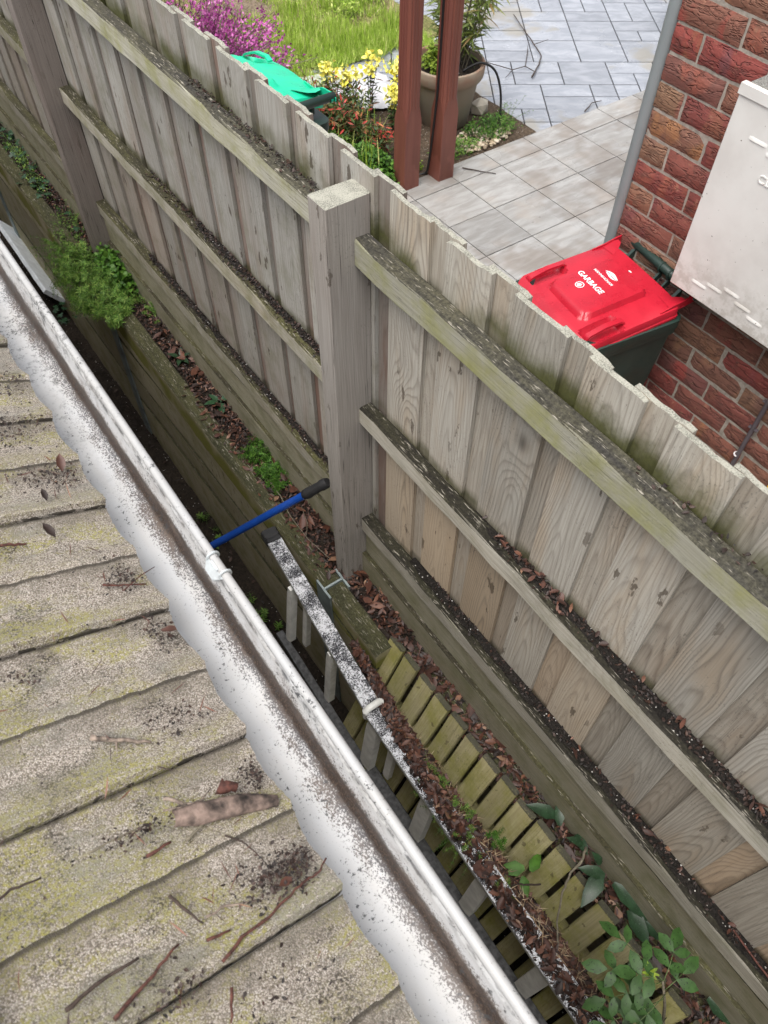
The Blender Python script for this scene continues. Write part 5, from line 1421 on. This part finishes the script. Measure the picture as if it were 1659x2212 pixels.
twig('twig', 'thin twig entering at the left edge of the roof', up([(-.29, .386, -1.016), (-.256, .399, -1.031), (-.225, .396, -1.044)], h), .0020, M['twig'])
twig('twig', 'short red twig left of the thin grey twig', up([(-.115, .362, -1.09), (-.082, .365, -1.105)], h), .0025, M['redtwig'])
twig('twig', 'wispy grey twig trailing left of the pale bark', up([(-.173, .399, -1.066), (-.141, .401, -1.08), (-.099, .402, -1.098)], h), .0016, M['greystem'])
twig('twig', 'tiny orange twig near the red twig end', up([(-.096, .232, -1.099), (-.068, .228, -1.111)], h), .0020, M['redtwig'])
twig('twig', 'small upright twig at the bottom edge of the roof', up([(-.095, .170, -1.098), (-.112, .138, -1.092)], h), .0020, M['redtwig'])
twig('twig', 'crossed reddish twigs at the tile edge beside the gutter clip', up([(.003, .822, -1.141), (.031, .81, -1.152), (.066, .801, -1.168)], h), .0020, M['redtwig'], side=(up([(.027, .794, -1.151), (.065, .818, -1.167), (.094, .83, -1.175)], .010),))
twig('twig', 'brown twig at the left edge of the middle tiles', up([(-.125, .956, -1.087), (-.093, .952, -1.1), (-.071, .948, -1.109)], h), .0031, M['redtwig'])
twig('twig', 'pale twig with a brown leaf on the far tiles', up([(.004, 1.131, -1.141), (.018, 1.121, -1.147), (.035, 1.11, -1.154)], h), .0025, M['paletwig'])
# crumbs of rotted leaf on the tiles
sl_ = math.tan(PIT)
def roofz(x, y=0): return EZ + (EX - x) * sl_ + .008
def crumbs(cx, cy, sx, sy, n, ln=(.0025, .008), m='litter_dark'):
    n = int(n * 1.5)
    x = nrg.normal(cx, sx, n); y = nrg.normal(cy, sy, n); k = (x < EX - .002); x, y = x[k], y[k]
    litter('roof_debris', np.column_stack([x, y]), roofz(x) + nrg.uniform(0, .006, len(x)), ln, (.3, .8), M[m], .5)
for cx, cy, sx, sy, n in ((.02, .255, .030, .016, 260), (.055, .40, .012, .012, 70), (.0, .53, .025, .015, 60), (.05, .262, .012, .008, 50), (-.113, .395, .03, .006, 60), (-.15, .198, .02, .012, 40), (.008, 1.25, .04, .03, 130),
                         (.015, 1.10, .03, .02, 160), (.036, 1.41, .03, .04, 90), (.04, .828, .015, .02, 70), (-.15, .68, .012, .010, 30), (.045, .69, .014, .022, 60), (-.05, .13, .03, .02, 40)):
    crumbs(cx, cy, sx, sy, n)
x_ = nrg.uniform(-.35, .065, 300); y_ = nrg.uniform(.05, 1.6, 300)
litter('roof_debris', np.column_stack([x_, y_]), roofz(x_) + .002, (.0015, .005), (.5, 1.0), M['litter_dark'], .3)
x_ = nrg.uniform(-.33, .06, 150); y_ = nrg.uniform(.08, 1.5, 150)
litter('twig_scraps', np.column_stack([x_, y_]), roofz(x_) + .003, (.010, .032), (.05, .12), M['litter'], .15)
def curled(label, x, y, L1, m='litter'):
    o = add('dead_leaf', leaf_mesh('dead_leaf', [(x, y, roofz(x) + .004)], [(rng.gauss(0, 1), rng.gauss(0, 1), .1)], [(.4, 0, 1)], np.array([L1]), np.array([L1 * .6]), .8, -.5), M[m])
    tag(o, label, 'leaf')
curled('curled red brown leaf on the tile edge below the dark seam', .047, .694, .034)
curled('brown leaf caught at the end of the pale twig', .04, 1.108, .032)
curled('dark folded leaf on the tile left of the crossed twigs', -.026, .943, .03, 'litter_dark')
curled('small crumpled leaf on the yellow lichen patch', -.009, 1.036, .022, 'litter_dark')
curled('rusty leaf lying in the debris near the eave', .03, .243, .022)
curled('orange leaf scrap at the far left of the roof', .045, 1.50, .03)
# twig on the driveway
twig('twig', 'bare branching twig lying on the wet stamped driveway', up([(4.19, 4.075, -2.6), (4.263, 4.125, -2.6), (4.36, 4.19, -2.6), (4.47, 4.286, -2.6), (4.556, 4.458, -2.6), (4.66, 4.70, -2.6), (4.777, 4.953, -2.6)], .008), .0055, M['twig'],
     side=(up([(4.263, 4.125, -2.6), (4.261, 4.228, -2.6), (4.149, 4.239, -2.6), (4.026, 4.173, -2.6)], .008), up([(4.261, 4.228, -2.6), (4.423, 4.386, -2.6), (4.50, 4.47, -2.6)], .008), up([(4.149, 4.239, -2.6), (4.10, 4.36, -2.6), (4.02, 4.55, -2.6)], .008), up([(4.556, 4.458, -2.6), (4.70, 4.46, -2.6)], .008)))
twig('twig', 'small twig by the edge of the tiles and driveway', up([(4.15, 3.50, -2.595), (4.28, 3.56, -2.6), (4.36, 3.55, -2.6)], .007), .004, M['twig'])
twig('twig', 'thin dead twig on the tile beside the right brown post', up([(3.03, 3.42, -2.594), (3.09, 3.34, -2.594), (3.16, 3.25, -2.594)], .005), .0035, M['twig'])

# ------------------------------------------------------------------ garden over the fence
bedm = struct(sheet('garden_bed', .97, 3.50, 2.60, 5.0, -2.592, M['bed'], 40, 50, .02, 5))
struct(sheet('garden_bed', 2.50, 3.496, 3.72, 4.30, -2.596, M['bed'], 30, 20, .014, 6))
struct(sheet('garden_bed', .97, 5.0, 4.15, 9.5, -2.60, M['lawnsoil'], 60, 80, .03, 3))
struct(sheet('dry_garden_bed', 2.9, 5.75, 6.4, 10, -2.592, M['garden'], 40, 40, .05, 3))
def grass(name, XY, z, ln, wd, m, lean=.6):
    n = len(XY); P = np.column_stack([XY, np.full(n, z)])
    a = nrg.uniform(0, 2 * np.pi, n); l_ = nrg.uniform(.1, lean, n)
    D = np.column_stack([np.cos(a) * l_, np.sin(a) * l_, np.ones(n)]); N = np.column_stack([-np.cos(a), -np.sin(a), l_ + .1])
    L_ = nrg.uniform(*ln, n)
    me = leaf_mesh(name, P, D, -N, L_, nrg.uniform(*wd, n), .3, nrg.uniform(.15, .6, n), (.8, 1, .7, .05))
    return struct(add(name, me, m), 'stuff')
def clump_xy(n, x0, x1, y0, y1, thr=-.1, fq=2.2, sd=0):
    out = []
    while len(out) < n:
        p = (rng.uniform(x0, x1), rng.uniform(y0, y1))
        if mnoise.noise(Vector((p[0] * fq, p[1] * fq, sd))) > thr: out.append(p)
    return np.array(out)
grass('lawn_grass', clump_xy(26000, 2.2, 3.95, 4.75, 6.25, -.18, 3.2), -2.60, (.03, .085), (.0025, .006), M['grass'], 3.0)
for gx, gy in [(2.75, 5.1), (3.0, 5.35), (3.3, 5.2), (2.6, 5.5), (3.1, 5.6), (3.45, 5.45), (2.9, 5.85), (3.6, 5.1), (2.5, 5.05)]:
    a_ = nrg.normal(size=(420, 2)) * .07 + np.array([gx, gy])
    grass('grass_tuft', a_, -2.60, (.06, .14), (.003, .006), M['grass'], 1.6)
grass('lawn_grass', clump_xy(2500, 3.2, 4.0, 5.2, 6.6, .05, 3, 5), -2.60, (.06, .16), (.004, .008), M['grass'], .9)
grass('dry_straw', clump_xy(5000, 2.6, 5.2, 5.3, 8.0, -.2, 2, 3), -2.585, (.03, .10), (.003, .006), M['straw'], 3.0)
grass('garden_grass', clump_xy(260, 2.3, 2.75, 3.55, 4.7, -.1, 4, 8), -2.59, (.10, .26), (.004, .009), M['grass'], .5)
for k, (x, y, lb) in enumerate(((3.62, 5.62, 'upright tuft of fine bright grass in the dry bed at the top'), (3.95, 5.75, 'leafy lime weed at the top of the dry bed'), (4.35, 5.95, 'yellow green weed at the top beside the brown post'))):
    herb('bed_weed', lb, 'weed', (x, y, -2.59), 420, (.14, .14), .20, M['grass'], (.02, .05), .3)
# pink heather
hb = thing('heather_bush', 'heather bush covered in magenta pink flowers behind the fence', 'shrub', (2.05, 5.0, -2.6))
mb = MB(); fp, fd, gp, gd = [], [], [], []
for i in range(210):
    a = rng.uniform(0, 2 * math.pi); el = rng.uniform(.02, 1.35)
    rad = rng.uniform(.55, .95)
    tip = Vector((2.06 + math.cos(a) * math.cos(el) * rad * .86, 4.98 + math.sin(a) * math.cos(el) * rad * .95, -2.53 + math.sin(el) * rad * .74))
    b = Vector((2.06, 4.98, -2.60)); mid = b.lerp(tip, .55) + Vector((0, 0, .06))
    mb.tube([b, mid, tip], [.006, .004, .0018], 4, False)
    flower = mnoise.noise(tip * 2.4) > -.25
    for k in range(105):
        f = rng.uniform(.42, 1.0) if flower else rng.uniform(.3, 1.0)
        p = (b.lerp(mid, f / .55) if f < .55 else mid.lerp(tip, (f - .55) / .45)) + Vector((rng.gauss(0, .035), rng.gauss(0, .035), rng.gauss(0, .035)))
        d = ((tip - b).normalized() + Vector((rng.gauss(0, .6), rng.gauss(0, .6), rng.gauss(0, .6))))
        if flower and (f > .55 or rng.random() < .2) and rng.random() < .85: fp.append(p); fd.append(d)
        elif rng.random() < .7: gp.append(p); gd.append(d)
add('branches', mb.mesh('branches'), M['greystem'], None, hb)
o = add('flowers', leaf_mesh('flowers', fp, fd, rnd_dirs(len(fp)), nrg.uniform(.012, .026, len(fp)), .013, .4, .2, (.6, 1, .8, .2)), M['pink'], None, hb); o['kind'] = 'stuff'
o = add('foliage', leaf_mesh('foliage', gp, gd, rnd_dirs(len(gp)), nrg.uniform(.02, .045, len(gp)), .006, .3, .2), M['heath'], None, hb); o['kind'] = 'stuff'
# yellow flowers, red leaves, dark herbs by the posts
def flower_plant(label, x, y, hgt, heads):
    t = thing('yellow_flower', label, 'flower', (x, y, -2.59), 0, 'yellow flowers by the posts')
    mb = MB(); P, D, L_ = [], [], []; G, GDr = [], []
    for k in range(heads):
        a = rng.uniform(0, 6.28); r_ = rng.uniform(.01, .07)
        top = Vector((x + math.cos(a) * r_, y + math.sin(a) * r_, -2.59 + hgt * .88 * rng.uniform(.82, 1.05)))
        mb.tube([(x + math.cos(a) * r_ * .3, y + math.sin(a) * r_ * .3, -2.6), tuple((Vector((x, y, -2.6)) + top) / 2 + Vector((rng.gauss(0, .01), 0, 0))), tuple(top)], [.003, .0025, .002], 5, False)
        for q in range(16):
            P.append(top + Vector((rng.gauss(0, .020), rng.gauss(0, .020), rng.gauss(-.010, .020)))); D.append(rnd_dirs(1, .2)[0]); L_.append(rng.uniform(.018, .034))
        for q in range(16):
            f = rng.uniform(.15, .85); pp = Vector((x, y, -2.6)).lerp(top, f); G.append(pp); GDr.append((rng.gauss(0, 1), rng.gauss(0, 1), rng.uniform(0, .8)))
    add('stems', mb.mesh('stems'), M['twig'], None, t)['kind'] = 'stuff'
    add('petals', leaf_mesh('petals', P, D, rnd_dirs(len(P), .5), np.array(L_), np.array(L_) * .8, .4, .3, (.5, 1, .95, .4)), M['yellow'], None, t)['kind'] = 'stuff'
    add('leaves', leaf_mesh('leaves', G, GDr, rnd_dirs(len(G), 1), nrg.uniform(.03, .06, len(G)), .011, .2, .4), M['nandina'], None, t)
for k, (x, y, h_, n_, lb) in enumerate(((2.70, 4.42, .36, 5, 'pale yellow flower spike leftmost in the row'), (2.80, 4.30, .34, 5, 'yellow flower cluster second from the left'), (2.92, 4.26, .42, 5, 'tallest yellow flower cluster in the middle of the row'),
                                       (3.02, 4.12, .38, 6, 'dense yellow flower heads right of the middle'), (2.93, 4.02, .30, 5, 'low yellow flower cluster in front of the others'), (3.04, 3.98, .36, 4, 'yellow flowers touching the left brown post'), (2.745, 3.90, .20, 0, ''))):
    if n_: flower_plant(lb, x, y, h_, n_)
def shrub(name, label, base, n, sp, hgt, m1, m2, share, ls, cat='shrub'):
    t = thing(name, label, cat, base)
    mb = MB(); P, D, Q, E_ = [], [], [], []
    for i in range(max(6, n // 40)):
        a = rng.uniform(0, 6.28); r_ = math.sqrt(rng.random())
        top = Vector((base[0] + math.cos(a) * r_ * sp[0], base[1] + math.sin(a) * r_ * sp[1], base[2] + hgt * rng.uniform(.5, 1.0)))
        b = Vector((base[0] + math.cos(a) * r_ * sp[0] * .3, base[1] + math.sin(a) * r_ * sp[1] * .3, base[2] - .01))
        mb.tube([b, b.lerp(top, .5) + Vector((rng.gauss(0, .01), rng.gauss(0, .01), 0)), top], [.004, .003, .0016], 5, False)
        red = rng.random() < share
        for k in range(40):
            f = rng.random() ** .7; p = b.lerp(top, .15 + .85 * f) + Vector((rng.gauss(0, .03), rng.gauss(0, .03), rng.gauss(0, .015)))
            (Q if red and f > .6 else P).append(p); (E_ if red and f > .6 else D).append((rng.gauss(0, 1), rng.gauss(0, 1), rng.gauss(.2, .6)))
    add('stems', mb.mesh('stems'), M['twig'], None, t)
    o = add('leaves', leaf_mesh('leaves', P, D, rnd_dirs(len(P), 1), nrg.uniform(*ls, len(P)), nrg.uniform(.008, .016, len(P)), .25, .3), M[m1], None, t); o['kind'] = 'stuff'
    if Q:
        o = add('red_leaves', leaf_mesh('red_leaves', Q, E_, rnd_dirs(len(Q), 1), nrg.uniform(*ls, len(Q)), nrg.uniform(.008, .015, len(Q)), .25, .3), M[m2], None, t); o['kind'] = 'stuff'
shrub('nandina', 'bronze and green shrub with red tipped leaves beside the green lid', (2.58, 4.20, -2.59), 3400, (.24, .30), .30, 'nandina', 'redleaf', .10, (.025, .05))
shrub('nandina', 'bright red leaved shrub left of the brown posts', (2.66, 3.88, -2.59), 700, (.11, .13), .22, 'nandina', 'redleaf', .35, (.025, .05))
herb('parsley', 'mass of fresh green herb leaves low between the fence and the brown post', 'herb', (2.52, 3.70, -2.60), 3600, (.17, .26), .16, M['parsley'], (.014, .028), .8)
herb('parsley', 'dark green leafy herb behind the fence at the foot of the red shrub', 'herb', (2.44, 4.0, -2.60), 1800, (.16, .25), .16, M['weed'], (.014, .028), .7)
herb('cushion_plant', 'small lime green cushion at the foot of the brown posts', 'plant', (2.79, 3.60, -2.60), 420, (.05, .06), .10, M['cushion'], (.010, .018), .8)
herb('border_weed', 'green weeds around the pebbles right of the pot', 'weed', (3.44, 3.66, -2.60), 1500, (.22, .13), .12, M['parsley'], (.012, .024), .5)
sprig_plant('border_weed', 'thin tall seeding weed at the edge of the driveway', 'weed', (3.52, 3.62, -2.60), 14, (.10, .06), .34, M['weed'], lf=(.010, .02), whorl=3, seg=8)
herb('border_weed', 'low green weeds at the tile edge beside the right post', 'weed', (3.10, 3.60, -2.60), 1100, (.20, .09), .09, M['weed'], (.012, .026), .4)
# pebbles, rock
n = 260; mbp = MB(); V, F = [], []
ico = [(0, 0, -1), (.72, -.53, -.45), (-.28, -.85, -.45), (-.89, 0, -.45), (-.28, .85, -.45), (.72, .53, -.45), (.28, -.85, .45), (-.72, -.53, .45), (-.72, .53, .45), (.28, .85, .45), (.89, 0, .45), (0, 0, 1)]
icf = [(0, 1, 2), (1, 0, 5), (0, 2, 3), (0, 3, 4), (0, 4, 5), (1, 5, 10), (2, 1, 6), (3, 2, 7), (4, 3, 8), (5, 4, 9), (1, 10, 6), (2, 6, 7), (3, 7, 8), (4, 8, 9), (5, 9, 10), (6, 10, 11), (7, 6, 11), (8, 7, 11), (9, 8, 11), (10, 9, 11)]
icf = [tuple(reversed(f)) for f in icf]
for i in range(n):
    a = rng.uniform(0, 6.28); r_ = math.sqrt(rng.random())
    c = Vector((3.33 + .25 * r_ * math.cos(a), 3.625 + .11 * r_ * math.sin(a), -2.588 + rng.uniform(-.004, .012))); s_ = rng.uniform(.008, .018)
    rot = Matrix.Rotation(rng.uniform(0, 6), 3, 'Z') @ Matrix.Rotation(rng.gauss(0, .3), 3, 'X')
    b = len(V); V += [tuple(c + rot @ Vector((x * s_ * 1.25, y * s_ * .9, z * s_ * .6))) for x, y, z in ico]; F += [tuple(b + k for k in f) for f in icf]
struct(add('pebbles', np_mesh('pebbles', V, F, True), M['pebble']), 'stuff')
mb = MB(); mb.v = [tuple(Vector((3.56, 3.90, -2.555)) + Vector((x * .075, y * .06, z * .06)) * (1 + .25 * mnoise.noise(Vector((x * 2, y * 2, z * 2))))) for x, y, z in ico]; mb.f = icf
tag(add('rock', mb.mesh('rock'), M['rock']), 'pale angular rock between the pot and the driveway', 'rock')
# bamboo in the pot
bb = thing('bamboo_plant', 'leafy bamboo with long narrow leaves growing in the terracotta pot', 'bamboo', (3.33, 3.97, -2.255))
mb = MB(); P, D, L_ = [], [], []
for i in range(30):
    a = rng.uniform(0, 6.28); r_ = rng.uniform(0, .09); b = Vector((3.37 + r_ * math.cos(a), 3.96 + r_ * math.sin(a), -2.27))
    lean = Vector((math.cos(a) * .30 + .10, math.sin(a) * .30, 1)); hgt = rng.uniform(.35, .85)
    tip = b + lean.normalized() * hgt; mid = b.lerp(tip, .5) + Vector((-math.cos(a), -math.sin(a), 0)) * .02
    mb.tube([b, mid, tip], [.0035, .003, .0015], 5, False)
    for k in range(26):
        f = .2 + .8 * rng.random() ** .8; p = b.lerp(mid, f * 2) if f < .5 else mid.lerp(tip, f * 2 - 1)
        aa = rng.uniform(0, 6.28); P.append(p); D.append((math.cos(aa), math.sin(aa), rng.uniform(-.5, .6))); L_.append(rng.uniform(.06, .15))
add('canes', mb.mesh('canes'), M['greystem'], None, bb)
L_ = np.array(L_)
o = add('leaves', leaf_mesh('leaves', P, D, rnd_dirs(len(P), 1.2), L_, L_ * .13, .3, nrg.uniform(.1, .5, len(P)), (.3, 1, .7, .03)), M['bamboo'], None, bb); o['kind'] = 'stuff'
herb('cushion_plant', 'dense lime green cushion plant in the left side of the terracotta pot', 'plant', (3.215, 3.97, -2.26), 1500, (.085, .11), .15, M['cushion'], (.012, .022), .8)
